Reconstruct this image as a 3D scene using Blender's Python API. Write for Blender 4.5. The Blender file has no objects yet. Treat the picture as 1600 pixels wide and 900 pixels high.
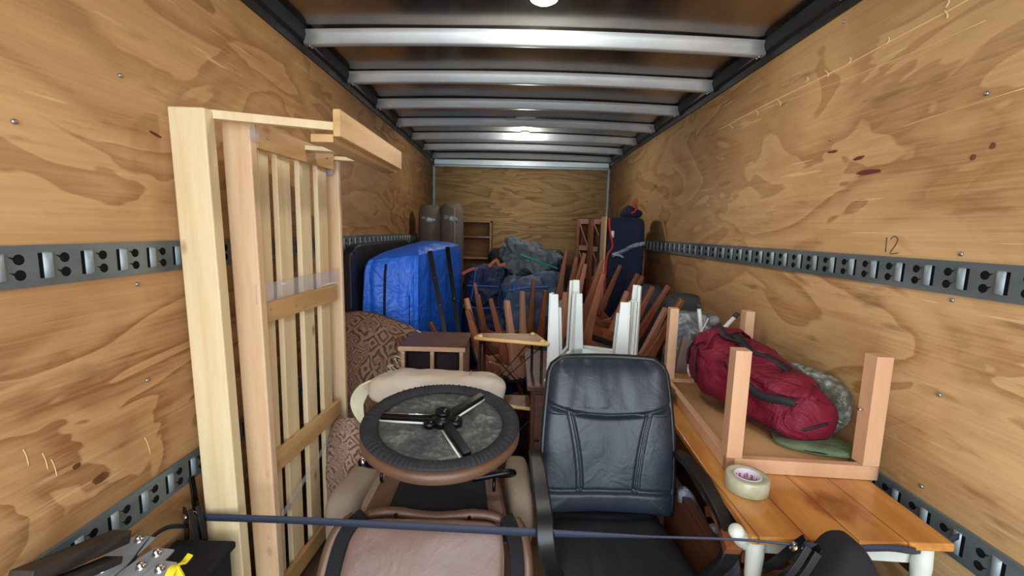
import bpy, bmesh, math, random
from mathutils import Vector, Matrix, noise
random.seed(4)
PI = math.pi
R = math.radians
SC = bpy.context.scene
COL = SC.collection
V = Vector

# ------------------------------------------------------------------ camera
FPX = 690.0
CAM = V((0.0, 0.0, 1.55))
CAMR = (Matrix.Rotation(R(0.06), 3, 'Z') @ Matrix.Rotation(R(90 - 7.43), 3, 'X') @ Matrix.Rotation(R(1.43), 3, 'Z'))
cd = bpy.data.cameras.new('camera')
cd.sensor_width = 36.0
cd.lens = FPX / 1600.0 * 36.0
cd.clip_start = 0.05
cam = bpy.data.objects.new('camera', cd)
COL.objects.link(cam)
cam.matrix_world = Matrix.Translation(CAM) @ CAMR.to_4x4()
SC.camera = cam

# ------------------------------------------------------------------ world, lights, exposure
vs = SC.view_settings
vs.view_transform = 'Standard'
vs.look = 'None'
vs.exposure = 0.14
vs.gamma = 1.0
vs.use_curve_mapping = False
w = bpy.data.worlds.new('overcast_sky')
SC.world = w
w.use_nodes = True
wb = w.node_tree.nodes['Background']
wb.inputs[0].default_value = (0.80, 0.90, 1.0, 1)
wb.inputs[1].default_value = 2.3
# daylight that falls in through the open rear doorway of the box
al = bpy.data.lights.new('doorway_daylight', 'AREA')
al.shape = 'RECTANGLE'
al.size = 2.3
al.size_y = 2.2
al.energy = 46
al.color = (0.86, 0.94, 1.0)
ao = bpy.data.objects.new('doorway_daylight', al)
COL.objects.link(ao)
ao.location = (0.08, -0.75, 1.45)
ao.rotation_euler = (R(90), 0, 0)
# the two dome lamps on the ceiling
LAMP_W = 15

# ------------------------------------------------------------------ camera-ray helpers (a pixel of the 1600x900 frame + a distance = a point in the box)
def ray(px, py):
    return (CAMR @ V((px - 800.0, 450.0 - py, -FPX)))
def AY(px, py, y):
    d = ray(px, py); return CAM + d * ((y - CAM.y) / d.y)
def AX(px, py, x):
    d = ray(px, py); return CAM + d * ((x - CAM.x) / d.x)
def AZ(px, py, z):
    d = ray(px, py); return CAM + d * ((z - CAM.z) / d.z)

# ------------------------------------------------------------------ materials
def newmat(name):
    m = bpy.data.materials.new(name); m.use_nodes = True
    nt = m.node_tree; b = nt.nodes['Principled BSDF']
    return m, nt, b
def N(nt, t, **kw):
    n = nt.nodes.new(t)
    for k, v in kw.items(): setattr(n, k, v)
    return n
def L(nt, a, b): nt.links.new(a, b)
def lin(c):
    return tuple(((x / 255.0) / 12.92 if x <= 10 else (((x / 255.0) + 0.055) / 1.055) ** 2.4) for x in c) + (1,)
def coords(nt, scale=(1, 1, 1), rot=(0, 0, 0), kind='Object'):
    tc = N(nt, 'ShaderNodeTexCoord'); mp = N(nt, 'ShaderNodeMapping')
    mp.inputs['Scale'].default_value = scale; mp.inputs['Rotation'].default_value = rot
    L(nt, tc.outputs[kind], mp.inputs[0]); return mp.outputs[0]
def noi(nt, vec, scale, detail=3, rough=.5, dist=0.0):
    n = N(nt, 'ShaderNodeTexNoise'); L(nt, vec, n.inputs['Vector'])
    n.inputs['Scale'].default_value = scale; n.inputs['Detail'].default_value = detail
    n.inputs['Roughness'].default_value = rough; n.inputs['Distortion'].default_value = dist
    return n.outputs[0]
def ramp(nt, fac, stops, interp='LINEAR'):
    r = N(nt, 'ShaderNodeValToRGB'); r.color_ramp.interpolation = interp
    e = r.color_ramp.elements
    while len(e) < len(stops): e.new(0.5)
    for i, (p, c) in enumerate(stops):
        e[i].position = p; e[i].color = c if len(c) == 4 else tuple(c) + (1,)
    L(nt, fac, r.inputs[0]); return r.outputs[0]
def mth(nt, op, a, b=None, c=None):
    n = N(nt, 'ShaderNodeMath', operation=op)
    for i, x in enumerate((a, b, c)):
        if x is None: continue
        if isinstance(x, (int, float)): n.inputs[i].default_value = x
        else: L(nt, x, n.inputs[i])
    return n.outputs[0]
def mix(nt, fac, a, b, mode='MIX'):
    n = N(nt, 'ShaderNodeMix', data_type='RGBA', blend_type=mode)
    for i, x in ((0, fac), (6, a), (7, b)):
        if isinstance(x, (int, float)): n.inputs[i].default_value = x
        elif isinstance(x, tuple): n.inputs[i].default_value = x
        else: L(nt, x, n.inputs[i])
    return n.outputs[2]
def bump(nt, b, h, strength=.3, dist=.01):
    n = N(nt, 'ShaderNodeBump'); n.inputs['Strength'].default_value = strength; n.inputs['Distance'].default_value = dist
    L(nt, h, n.inputs['Height']); L(nt, n.outputs[0], b.inputs['Normal'])

def plywood(name, axis, light, dark, seed=0.0, freq=7.0):
    """rotary-cut plywood: wide wandering contour grain running along `axis` ('y' or 'x'), height is z"""
    m, nt, b = newmat(name)
    if axis == 'y': s1, s2, s3 = (1, .72, 1.75), (1, 1.2, 60), (1, .55, 9)
    else: s1, s2, s3 = (.42, 1, 2.2), (1.2, 1, 60), (.55, 1, 9)
    tc = N(nt, 'ShaderNodeTexCoord')
    off = N(nt, 'ShaderNodeVectorMath', operation='ADD'); off.inputs[1].default_value = (seed, seed * .7, seed * 1.3)
    L(nt, tc.outputs['Object'], off.inputs[0])
    def mp(s):
        q = N(nt, 'ShaderNodeMapping'); q.inputs['Scale'].default_value = s; L(nt, off.outputs[0], q.inputs[0]); return q.outputs[0]
    n1 = noi(nt, mp(s1), 1.35, 3, .45, 1.1)
    f = mth(nt, 'FRACT', mth(nt, 'MULTIPLY', n1, freq))
    n1b = noi(nt, mp(s1), 3.1, 3, .5, .6)
    f2 = mth(nt, 'FRACT', mth(nt, 'MULTIPLY', n1b, 5.0))
    band = ramp(nt, f, [(0, (.1,) * 3), (.06, (.8,) * 3), (.5, (.55,) * 3), (.85, (.15,) * 3), (1, (.1,) * 3)])
    band2 = ramp(nt, f2, [(0, (.35,) * 3), (.1, (.6,) * 3), (.8, (.45,) * 3), (1, (.35,) * 3)])
    blot = noi(nt, mp((.5, .5, .9)), 1.1, 2, .5)
    grain = noi(nt, mp(s2), 2.0, 3, .6)
    t = mth(nt, 'ADD', mth(nt, 'MULTIPLY', band, .58), mth(nt, 'MULTIPLY', band2, .30))
    t = mth(nt, 'ADD', t, mth(nt, 'MULTIPLY', mth(nt, 'SUBTRACT', blot, .5), .9))
    t = mth(nt, 'ADD', t, mth(nt, 'MULTIPLY', mth(nt, 'SUBTRACT', grain, .5), .5))
    col = ramp(nt, t, [(0.02, dark), (.22, tuple(.55 * a + .45 * c for a, c in zip(dark[:3], light[:3]))), (.62, light), (.95, tuple(min(1, c * 1.22) for c in light[:3]))])
    # streaky orange stain, scratches and bruises
    st = noi(nt, mp(s3), 1.6, 4, .6, .3)
    col = mix(nt, mth(nt, 'MULTIPLY', ramp(nt, st, [(.52, (0, 0, 0)), (.72, (1, 1, 1))]), .30), col, lin((150, 82, 38)))
    sc = noi(nt, mp((s2[0], s2[1] * 1.4, 34)), 1.3, 2, .5)
    scm = mth(nt, 'MULTIPLY', ramp(nt, sc, [(.665, (0, 0, 0)), (.685, (1, 1, 1))]), ramp(nt, noi(nt, mp((1, 1, 1)), 2.6, 1), [(.48, (0, 0, 0)), (.62, (.7,) * 3)]))
    col = mix(nt, scm, col, lin((222, 190, 140)))
    dk = noi(nt, mp((1, .9, 5)), 2.3, 4, .65)
    col = mix(nt, mth(nt, 'MULTIPLY', ramp(nt, dk, [(.60, (0, 0, 0)), (.70, (1, 1, 1))]), .45), col, lin((92, 64, 40)))
    L(nt, col, b.inputs['Base Color'])
    b.inputs['Roughness'].default_value = .62
    b.inputs['Specular IOR Level'].default_value = .25
    bump(nt, b, grain, .12, .002)
    return m

def wood(name, c1, c2, axis='z', scale=1.0, rough=.5, coat=0.0, knots=False, lines=14.0):
    m, nt, b = newmat(name)
    st = {'x': (.12, 1, 1), 'y': (1, .12, 1), 'z': (1, 1, .12)}[axis]
    v = coords(nt, tuple(s * scale for s in st))
    n = noi(nt, v, 3.2, 3, .5, .8)
    f = mth(nt, 'PINGPONG', mth(nt, 'MULTIPLY', n, lines), 1.0)
    fine = noi(nt, v, 55, 3, .7)
    t = mth(nt, 'ADD', mth(nt, 'MULTIPLY', f, .55), mth(nt, 'MULTIPLY', fine, .55))
    col = ramp(nt, t, [(.12, c1), (.9, c2)])
    if knots:
        vk = coords(nt, {'x': (.45, 1, 1), 'y': (1, .45, 1), 'z': (1, 1, .5)}[axis])
        vo = N(nt, 'ShaderNodeTexVoronoi'); L(nt, vk, vo.inputs['Vector']); vo.inputs['Scale'].default_value = 7.5
        k = ramp(nt, vo.outputs['Distance'], [(.05, (1, 1, 1)), (.13, (0, 0, 0))])
        col = mix(nt, mth(nt, 'MULTIPLY', k, .75), col, lin((140, 84, 52)))
    L(nt, col, b.inputs['Base Color'])
    b.inputs['Roughness'].default_value = rough
    b.inputs['Coat Weight'].default_value = coat
    b.inputs['Coat Roughness'].default_value = .12
    bump(nt, b, fine, .1, .002)
    return m

def plain(name, rgb, rough=.5, metal=0.0, var=.12, vscale=6, bscale=0, bstr=.3, bdist=.004, coat=0, sheen=0, spec=.5):
    m, nt, b = newmat(name)
    v = coords(nt)
    n = noi(nt, v, vscale, 4, .6)
    c = lin(rgb)
    col = ramp(nt, n, [(.25, tuple(x * (1 - var) for x in c[:3])), (.75, tuple(min(1, x * (1 + var)) for x in c[:3]))])
    L(nt, col, b.inputs['Base Color'])
    b.inputs['Roughness'].default_value = rough; b.inputs['Metallic'].default_value = metal
    b.inputs['Coat Weight'].default_value = coat; b.inputs['Sheen Weight'].default_value = sheen
    b.inputs['Specular IOR Level'].default_value = spec
    if bscale: bump(nt, b, noi(nt, v, bscale, 4, .6, .4), bstr, bdist)
    return m

M = {}
M['ply_left'] = plywood('plywood_left', 'y', lin((194, 150, 100)), lin((138, 92, 54)), 3.3, 7)
M['ply_right'] = plywood('plywood_right', 'y', lin((206, 166, 116)), lin((158, 114, 70)), 11.7, 5.5)
M['ply_back'] = plywood('plywood_back', 'x', lin((204, 170, 118)), lin((140, 104, 64)), 7.1, 9)
M['floor'] = wood('floor_boards', lin((70, 50, 36)), lin((112, 84, 60)), 'y', 1.0, .7)
M['asphalt'] = plain('asphalt', (120, 120, 122), .9, bscale=30)

def metal_sheet():
    m, nt, b = newmat('dark_aluminium_sheet')
    v = coords(nt, (1, .5, 1))
    n = noi(nt, v, 1.4, 2, .5, .4)
    L(nt, ramp(nt, noi(nt, v, 4, 3), [(.3, lin((150, 138, 128))), (.7, lin((170, 158, 146)))]), b.inputs['Base Color'])
    b.inputs['Metallic'].default_value = 1.0
    b.inputs['Roughness'].default_value = .2
    bump(nt, b, n, .6, .02)
    return m
M['roof'] = metal_sheet()
def galv(name, c1, c2, rough, axis='x'):
    m, nt, b = newmat(name)
    v = coords(nt, (.3, 1, 1) if axis == 'x' else (1, .3, 1))
    L(nt, ramp(nt, noi(nt, v, 9, 4, .6), [(.3, lin(c1)), (.7, lin(c2))]), b.inputs['Base Color'])
    b.inputs['Metallic'].default_value = .55; b.inputs['Roughness'].default_value = rough
    bump(nt, b, noi(nt, v, 22, 3), .12, .003)
    return m
M['bow'] = galv('galvanised_bow', (196, 208, 216), (226, 236, 242), .42)
M['rail'] = galv('galvanised_rail', (104, 116, 120), (140, 152, 156), .5, 'y')
M['rail_hi'] = galv('bright_galvanised_steel', (134, 150, 156), (172, 184, 190), .5, 'y')  # lighter galvanised steel for the bulged bars and corner angles
M['slot_shade'] = plain('painted_slot_shade', (24, 21, 20), .9)  # near-black colour for the shade inside the rail slots
M['trim'] = plain('dark_painted_channel', (52, 54, 56), .4, .6)
M['screw'] = plain('zinc_screw', (170, 172, 170), .4, .9)
M['scratch'] = plain('raw_scratch', (238, 208, 150), .7)
M['pencil'] = plain('dark_marking', (72, 50, 40), .8)
M['redmark'] = plain('red_mark', (112, 52, 44), .8)
M['knot'] = wood('knot_wood', lin((84, 46, 28)), lin((128, 76, 46)), 'x', 6, .6)
M['pine'] = wood('pine', lin((222, 192, 144)), lin((238, 220, 178)), 'z', 1.2, .5, 0, True, 8)
M['pine_pink'] = wood('pine_pink', lin((212, 170, 128)), lin((234, 206, 168)), 'z', 1.2, .5, 0, True, 8)
M['pine_batten'] = wood('pine_batten', lin((180, 136, 84)), lin((212, 170, 116)), 'y', 1.2, .45, .3, True, 8)
M['pine_y'] = wood('pine_beam', lin((196, 152, 96)), lin((226, 186, 132)), 'y', 1.2, .5, 0, False, 9)
M['steel'] = plain('grey_steel', (158, 164, 170), .45, .15, .2, 12)
M['chrome'] = plain('chrome', (215, 218, 222), .15, 1.0, .02)

def leather(name, rgb, rough=.42, var=.18, wr=9):
    m, nt, b = newmat(name)
    v = coords(nt)
    c = lin(rgb)
    n = noi(nt, v, 4.5, 4, .6)
    L(nt, ramp(nt, n, [(.3, tuple(x * (1 - var) for x in c[:3])), (.7, tuple(min(1, x * (1 + var)) for x in c[:3]))]), b.inputs['Base Color'])
    b.inputs['Roughness'].default_value = rough
    h = mth(nt, 'ADD', mth(nt, 'MULTIPLY', noi(nt, v, wr, 4, .6, 1.2), 1.0), mth(nt, 'MULTIPLY', noi(nt, v, 260, 2, .5), .12))
    bump(nt, b, h, .28, .012)
    return m
M['black_leather'] = leather('black_leather', (35, 42, 53), .38, .15, 9)
M['black_soft'] = leather('dull_black_leather', (24, 25, 28), .5, .15, 7)
M['brown_leather'] = leather('brown_leather', (102, 73, 56), .4, .16, 8)
M['pale_brown_leather'] = leather('lit_pink_brown_leather', (120, 94, 84), .32, .14, 6)  # recliner cushion: light from above is put into this paler leather colour
M['cream_leather'] = leather('cream_leather', (204, 190, 172), .5, .08, 10)
M['taupe'] = leather('taupe_upholstery', (150, 134, 116), .75, .1, 8)
M['black_plastic'] = plain('black_plastic', (22, 23, 25), .38, 0, .1)
M['black_metal'] = plain('black_metal', (16, 16, 18), .3, .4)
M['black_fabric'] = plain('black_fabric', (18, 18, 21), .9, 0, .25, 10, 90, .3, .003)
M['gathered'] = plain('gathered_black_fabric', (36, 36, 42), .75, 0, .3, 14, 26, .5, .006)
def felt():
    m, nt, b = newmat('mottled_felt')
    v = coords(nt)
    t = mth(nt, 'ADD', mth(nt, 'MULTIPLY', noi(nt, v, 14, 5, .75, .4), .75), mth(nt, 'MULTIPLY', noi(nt, v, 60, 3, .7), .28))
    L(nt, ramp(nt, t, [(.36, lin((40, 44, 43))), (.55, lin((84, 90, 88))), (.72, lin((150, 154, 148)))]), b.inputs['Base Color'])
    b.inputs['Roughness'].default_value = .9
    return m
M['felt'] = felt()
M['white_paint'] = plain('white_paint', (226, 234, 232), .4, 0, .03)
M['offwhite'] = plain('offwhite_paint', (216, 220, 208), .45, 0, .04)
M['white_plastic'] = plain('white_plastic', (225, 226, 224), .4, 0, .03)
M['beech'] = wood('beech', lin((205, 156, 118)), lin((226, 182, 144)), 'z', 1.6, .5, 0, False, 3)
M['beech_y'] = wood('beech_rail', lin((198, 150, 112)), lin((222, 178, 140)), 'y', 1.6, .5, 0, False, 3)
M['mdf'] = plain('brown_board', (170, 126, 82), .7, 0, .05, 30)
def table_wood():
    m, nt, b = newmat('varnished_orange_pine')
    v = coords(nt, (1, .12, 1))
    n = noi(nt, v, 3.4, 3, .5, 1.1)
    f = mth(nt, 'PINGPONG', mth(nt, 'MULTIPLY', n, 13), 1.0)
    fine = noi(nt, v, 60, 3, .7)
    t = mth(nt, 'ADD', mth(nt, 'MULTIPLY', f, .5), mth(nt, 'MULTIPLY', fine, .55))
    col = ramp(nt, t, [(.1, lin((172, 108, 46))), (.9, lin((216, 152, 76)))])
    # joints between the planks
    tc = N(nt, 'ShaderNodeTexCoord'); sp = N(nt, 'ShaderNodeSeparateXYZ'); L(nt, tc.outputs['Object'], sp.inputs[0])
    j = mth(nt, 'PINGPONG', mth(nt, 'ADD', sp.outputs[0], .03), .066)
    col = mix(nt, ramp(nt, j, [(.0, (.9,) * 3), (.0022, (.8,) * 3), (.004, (0, 0, 0))]), col, lin((90, 44, 14)))
    # a dark water stain worn into the varnish
    gp = N(nt, 'ShaderNodeNewGeometry'); sc_ = N(nt, 'ShaderNodeVectorMath', operation='SUBTRACT'); L(nt, gp.outputs['Position'], sc_.inputs[0]); sc_.inputs[1].default_value = AZ(1308, 792, .75)
    ln_ = N(nt, 'ShaderNodeVectorMath', operation='LENGTH'); L(nt, sc_.outputs[0], ln_.inputs[0])
    rr_ = mth(nt, 'ADD', ln_.outputs['Value'], mth(nt, 'MULTIPLY', mth(nt, 'SUBTRACT', noi(nt, coords(nt, (1, .4, 1)), 22, 4, .65, .6), .5), .16))
    col = mix(nt, mth(nt, 'MULTIPLY', ramp(nt, rr_, [(.02, (.5,) * 3), (.045, (1, 1, 1)), (.09, (0, 0, 0))]), .65), col, lin((128, 64, 26)))
    L(nt, col, b.inputs['Base Color'])
    b.inputs['Roughness'].default_value = .28; b.inputs['Coat Weight'].default_value = .5; b.inputs['Coat Roughness'].default_value = .15
    return m
M['table'] = table_wood()
M['dark_wood'] = wood('dark_brown_wood', lin((66, 38, 26)), lin((98, 58, 38)), 'y', 1.3, .4, .2)
M['teak'] = wood('teak', lin((98, 52, 30)), lin((160, 90, 50)), 'z', 1.5, .42, .2, False, 4)
M['teak_pale'] = wood('lit_pale_teak', lin((160, 112, 88)), lin((196, 148, 120)), 'z', 1.5, .5, 0, False, 4)  # paler teak: light on the upturned chair legs put into the colour
M['walnut'] = wood('walnut', lin((84, 56, 44)), lin((112, 78, 60)), 'x', 1.5, .5)
M['oakedge'] = wood('pale_edge', lin((180, 138, 110)), lin((206, 166, 134)), 'x', 1.5, .5)
M['shelf_wood'] = wood('bookcase_wood', lin((140, 102, 68)), lin((176, 132, 90)), 'x', 1.2, .55)
M['blond'] = wood('blond_wood', lin((206, 164, 104)), lin((228, 190, 130)), 'x', 2, .4, .2)
M['oak'] = wood('stand_shelf_wood', lin((130, 96, 66)), lin((170, 126, 84)), 'x', 2, .45)
def fabric(name, rgb, rough=.6, var=.1, ws=5, bstr=.5, bdist=.02, sheen=0, spec=.3):
    m, nt, b = newmat(name)
    v = coords(nt)
    c = lin(rgb)
    n = noi(nt, v, ws, 4, .6, .6)
    L(nt, ramp(nt, n, [(.3, tuple(x * (1 - var) for x in c[:3])), (.7, tuple(min(1, x * (1 + var)) for x in c[:3]))]), b.inputs['Base Color'])
    b.inputs['Roughness'].default_value = rough; b.inputs['Sheen Weight'].default_value = sheen
    b.inputs['Specular IOR Level'].default_value = spec
    bump(nt, b, noi(nt, v, ws * 1.6, 4, .55, 1.5), bstr, bdist)
    return m
M['blue'] = fabric('blue_nylon', (34, 108, 232), .4, .1, 4, .8, .03, 0, .5)
M['maroon'] = fabric('maroon_canvas', (118, 24, 46), .6, .14, 5, 1.0, .03)
M['webbing'] = plain('black_webbing', (30, 30, 36), .7, 0, .1, 40, 300, .4, .002)
M['strap'] = plain('navy_strap_webbing', (48, 56, 76), .6, 0, .1, 40, 400, .5, .002)
M['green'] = fabric('green_canvas', (104, 122, 92), .7, .12)
M['tarp'] = fabric('grey_tarpaulin', (96, 108, 114), .6, .16, 6, .6, .03)
M['bluegrey'] = fabric('blue_grey_woven_plastic', (74, 92, 116), .5, .25, 6, .6, .03)
M['navybag'] = fabric('navy_woven_plastic', (30, 42, 72), .5, .25, 6, .6, .03)
M['navy'] = fabric('navy_moving_blanket', (30, 38, 60), .9, .15, 9, .4, .01)
M['redpipe'] = plain('red_binding', (176, 36, 38), .7)
M['greybrown'] = fabric('grey_brown_upholstery', (104, 92, 84), .85, .1, 5, .4, .02)
M['darkgrey'] = fabric('dark_grey_fabric', (62, 64, 68), .7, .15)
M['bluecord'] = plain('blue_trim', (40, 92, 170), .6)
M['tealcord'] = plain('teal_trim', (40, 150, 140), .6)
M['orange_strap'] = plain('orange_brown_strap', (170, 84, 50), .6)
M['creamcloth'] = fabric('cream_cloth', (222, 216, 184), .8, .06, 14, .5, .01)
M['rag'] = fabric('stone_cushion_fabric', (150, 140, 124), .85, .1)
def wrap():
    m, nt, b = newmat('plastic_wrapped_grey_fabric')
    v = coords(nt)
    n = noi(nt, v, 8, 5, .65, 1.6)
    L(nt, ramp(nt, n, [(.35, lin((84, 92, 102))), (.52, lin((130, 140, 150))), (.66, lin((205, 212, 218)))]), b.inputs['Base Color'])
    b.inputs['Roughness'].default_value = .2; b.inputs['Coat Weight'].default_value = .8; b.inputs['Coat Roughness'].default_value = .08
    bump(nt, b, n, .8, .03)
    return m
M['wrap'] = wrap()
def silver():
    m, nt, b = newmat('silver_print_plastic')
    v = coords(nt)
    vo = N(nt, 'ShaderNodeTexVoronoi'); L(nt, v, vo.inputs['Vector']); vo.inputs['Scale'].default_value = 38
    L(nt, ramp(nt, vo.outputs['Distance'], [(.15, lin((170, 180, 178))), (.45, lin((134, 144, 136))), (.7, lin((112, 112, 96)))]), b.inputs['Base Color'])
    b.inputs['Roughness'].default_value = .2; b.inputs['Metallic'].default_value = .3
    bump(nt, b, noi(nt, v, 14, 4, .6, 1), .8, .02)
    return m
M['silver'] = silver()
def printed():
    m, nt, b = newmat('printed_plastic_bag')
    v = coords(nt)
    n = noi(nt, v, 9, 3, .6, 1.2)
    L(nt, ramp(nt, n, [(.40, lin((128, 136, 150))), (.52, lin((96, 104, 118))), (.6, lin((60, 110, 150))), (.7, lin((200, 206, 210)))]), b.inputs['Base Color'])
    b.inputs['Roughness'].default_value = .3
    bump(nt, b, noi(nt, v, 20, 4, .6, 1), .7, .02)
    return m
M['printed'] = printed()
def clearfilm():
    m, nt, b = newmat('clear_film')
    b.inputs['Base Color'].default_value = (.72, .70, .80, 1)
    b.inputs['Roughness'].default_value = .15
    b.inputs['Alpha'].default_value = .22
    return m
M['film'] = clearfilm()
def tapeglass():
    m, nt, b = newmat('clear_yellowish_tape')
    v = coords(nt)
    L(nt, ramp(nt, noi(nt, v, 25, 2), [(.3, lin((206, 206, 172))), (.7, lin((232, 232, 206)))]), b.inputs['Base Color'])
    b.inputs['Roughness'].default_value = .12
    b.inputs['Transmission Weight'].default_value = .35
    b.inputs['Subsurface Weight'].default_value = .0
    return m
M['tape'] = tapeglass()
M['tapecore'] = plain('white_card_core', (222, 214, 224), .6)
M['pinkprint'] = plain('pink_print', (196, 96, 150), .6)
M['yellow'] = plain('yellow_plastic', (232, 212, 40), .4)
M['lens'] = plain('white_lamp_lens', (235, 235, 230), .3)
def emit():
    m, nt, b = newmat('lit_lamp_lens')
    v = coords(nt)
    b.inputs['Base Color'].default_value = (1, .98, .92, 1)
    b.inputs['Emission Color'].default_value = (1, .97, .9, 1)
    b.inputs['Emission Strength'].default_value = 6
    return m
M['lit'] = emit()
def rugmat(name, ca, cb, cc, cd_, sc=1.0, fleck=None):
    """woven rug: small repeated motifs in dark lines over a brown field, drawn in the sheet's own UV"""
    m, nt, b = newmat(name)
    tc = N(nt, 'ShaderNodeTexCoord'); mp = N(nt, 'ShaderNodeMapping'); mp.inputs['Scale'].default_value = (sc, sc, sc)
    L(nt, tc.outputs['UV'], mp.inputs[0])
    wn = N(nt, 'ShaderNodeTexNoise'); L(nt, mp.outputs[0], wn.inputs['Vector']); wn.inputs['Scale'].default_value = 1.6
    wa_ = N(nt, 'ShaderNodeVectorMath', operation='MULTIPLY_ADD'); L(nt, wn.outputs['Color'], wa_.inputs[0]); wa_.inputs[1].default_value = (.5, .5, .5); L(nt, mp.outputs[0], wa_.inputs[2])
    v = wa_.outputs[0]
    sp = N(nt, 'ShaderNodeSeparateXYZ'); L(nt, v, sp.inputs[0])
    x, y = sp.outputs[0], sp.outputs[1]
    # lozenge lattice
    dx = mth(nt, 'PINGPONG', x, .5); dy = mth(nt, 'PINGPONG', y, .5)
    dia = mth(nt, 'ADD', dx, dy)
    rings = mth(nt, 'FRACT', mth(nt, 'MULTIPLY', dia, 3.0))
    r1 = ramp(nt, rings, [(.0, (1, 1, 1)), (.42, (0, 0, 0)), (1, (0, 0, 0))], 'CONSTANT')
    vo = N(nt, 'ShaderNodeTexVoronoi', distance='MANHATTAN'); L(nt, v, vo.inputs['Vector']); vo.inputs['Scale'].default_value = 2.6; vo.inputs['Randomness'].default_value = .6
    r2 = ramp(nt, mth(nt, 'FRACT', mth(nt, 'MULTIPLY', vo.outputs['Distance'], 3.2)), [(0, (1, 1, 1)), (.38, (0, 0, 0)), (1, (0, 0, 0))], 'CONSTANT')
    br = N(nt, 'ShaderNodeTexBrick'); L(nt, v, br.inputs['Vector']); br.inputs['Scale'].default_value = 3
    wig = noi(nt, v, 40, 2)
    msk = ramp(nt, noi(nt, v, 1.2, 1), [(.48, (0, 0, 0)), (.54, (1, 1, 1))])
    col = mix(nt, r1, ca, cb)
    col2 = mix(nt, r2, ca, cc)
    col = mix(nt, msk, col, col2)
    col = mix(nt, mth(nt, 'MULTIPLY', mth(nt, 'MULTIPLY', r1, r2), 1.0), col, cd_)
    if fleck:
        fl = ramp(nt, noi(nt, v, 7, 2), [(.66, (0, 0, 0)), (.70, (1, 1, 1))])
        col = mix(nt, fl, col, fleck)
    col = mix(nt, mth(nt, 'MULTIPLY', wig, .15), col, ca)
    L(nt, col, b.inputs['Base Color'])
    b.inputs['Roughness'].default_value = .95
    bump(nt, b, noi(nt, v, 60, 3), .4, .004)
    return m
M['rug'] = rugmat('brown_oriental_rug', lin((142, 114, 92)), lin((58, 42, 36)), lin((72, 50, 42)), lin((110, 66, 50)), 7.0)
M['rug_pale'] = rugmat('pale_oriental_rug', lin((178, 152, 132)), lin((92, 62, 54)), lin((112, 72, 60)), lin((150, 100, 82)), 7.0, lin((76, 104, 126)))

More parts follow.
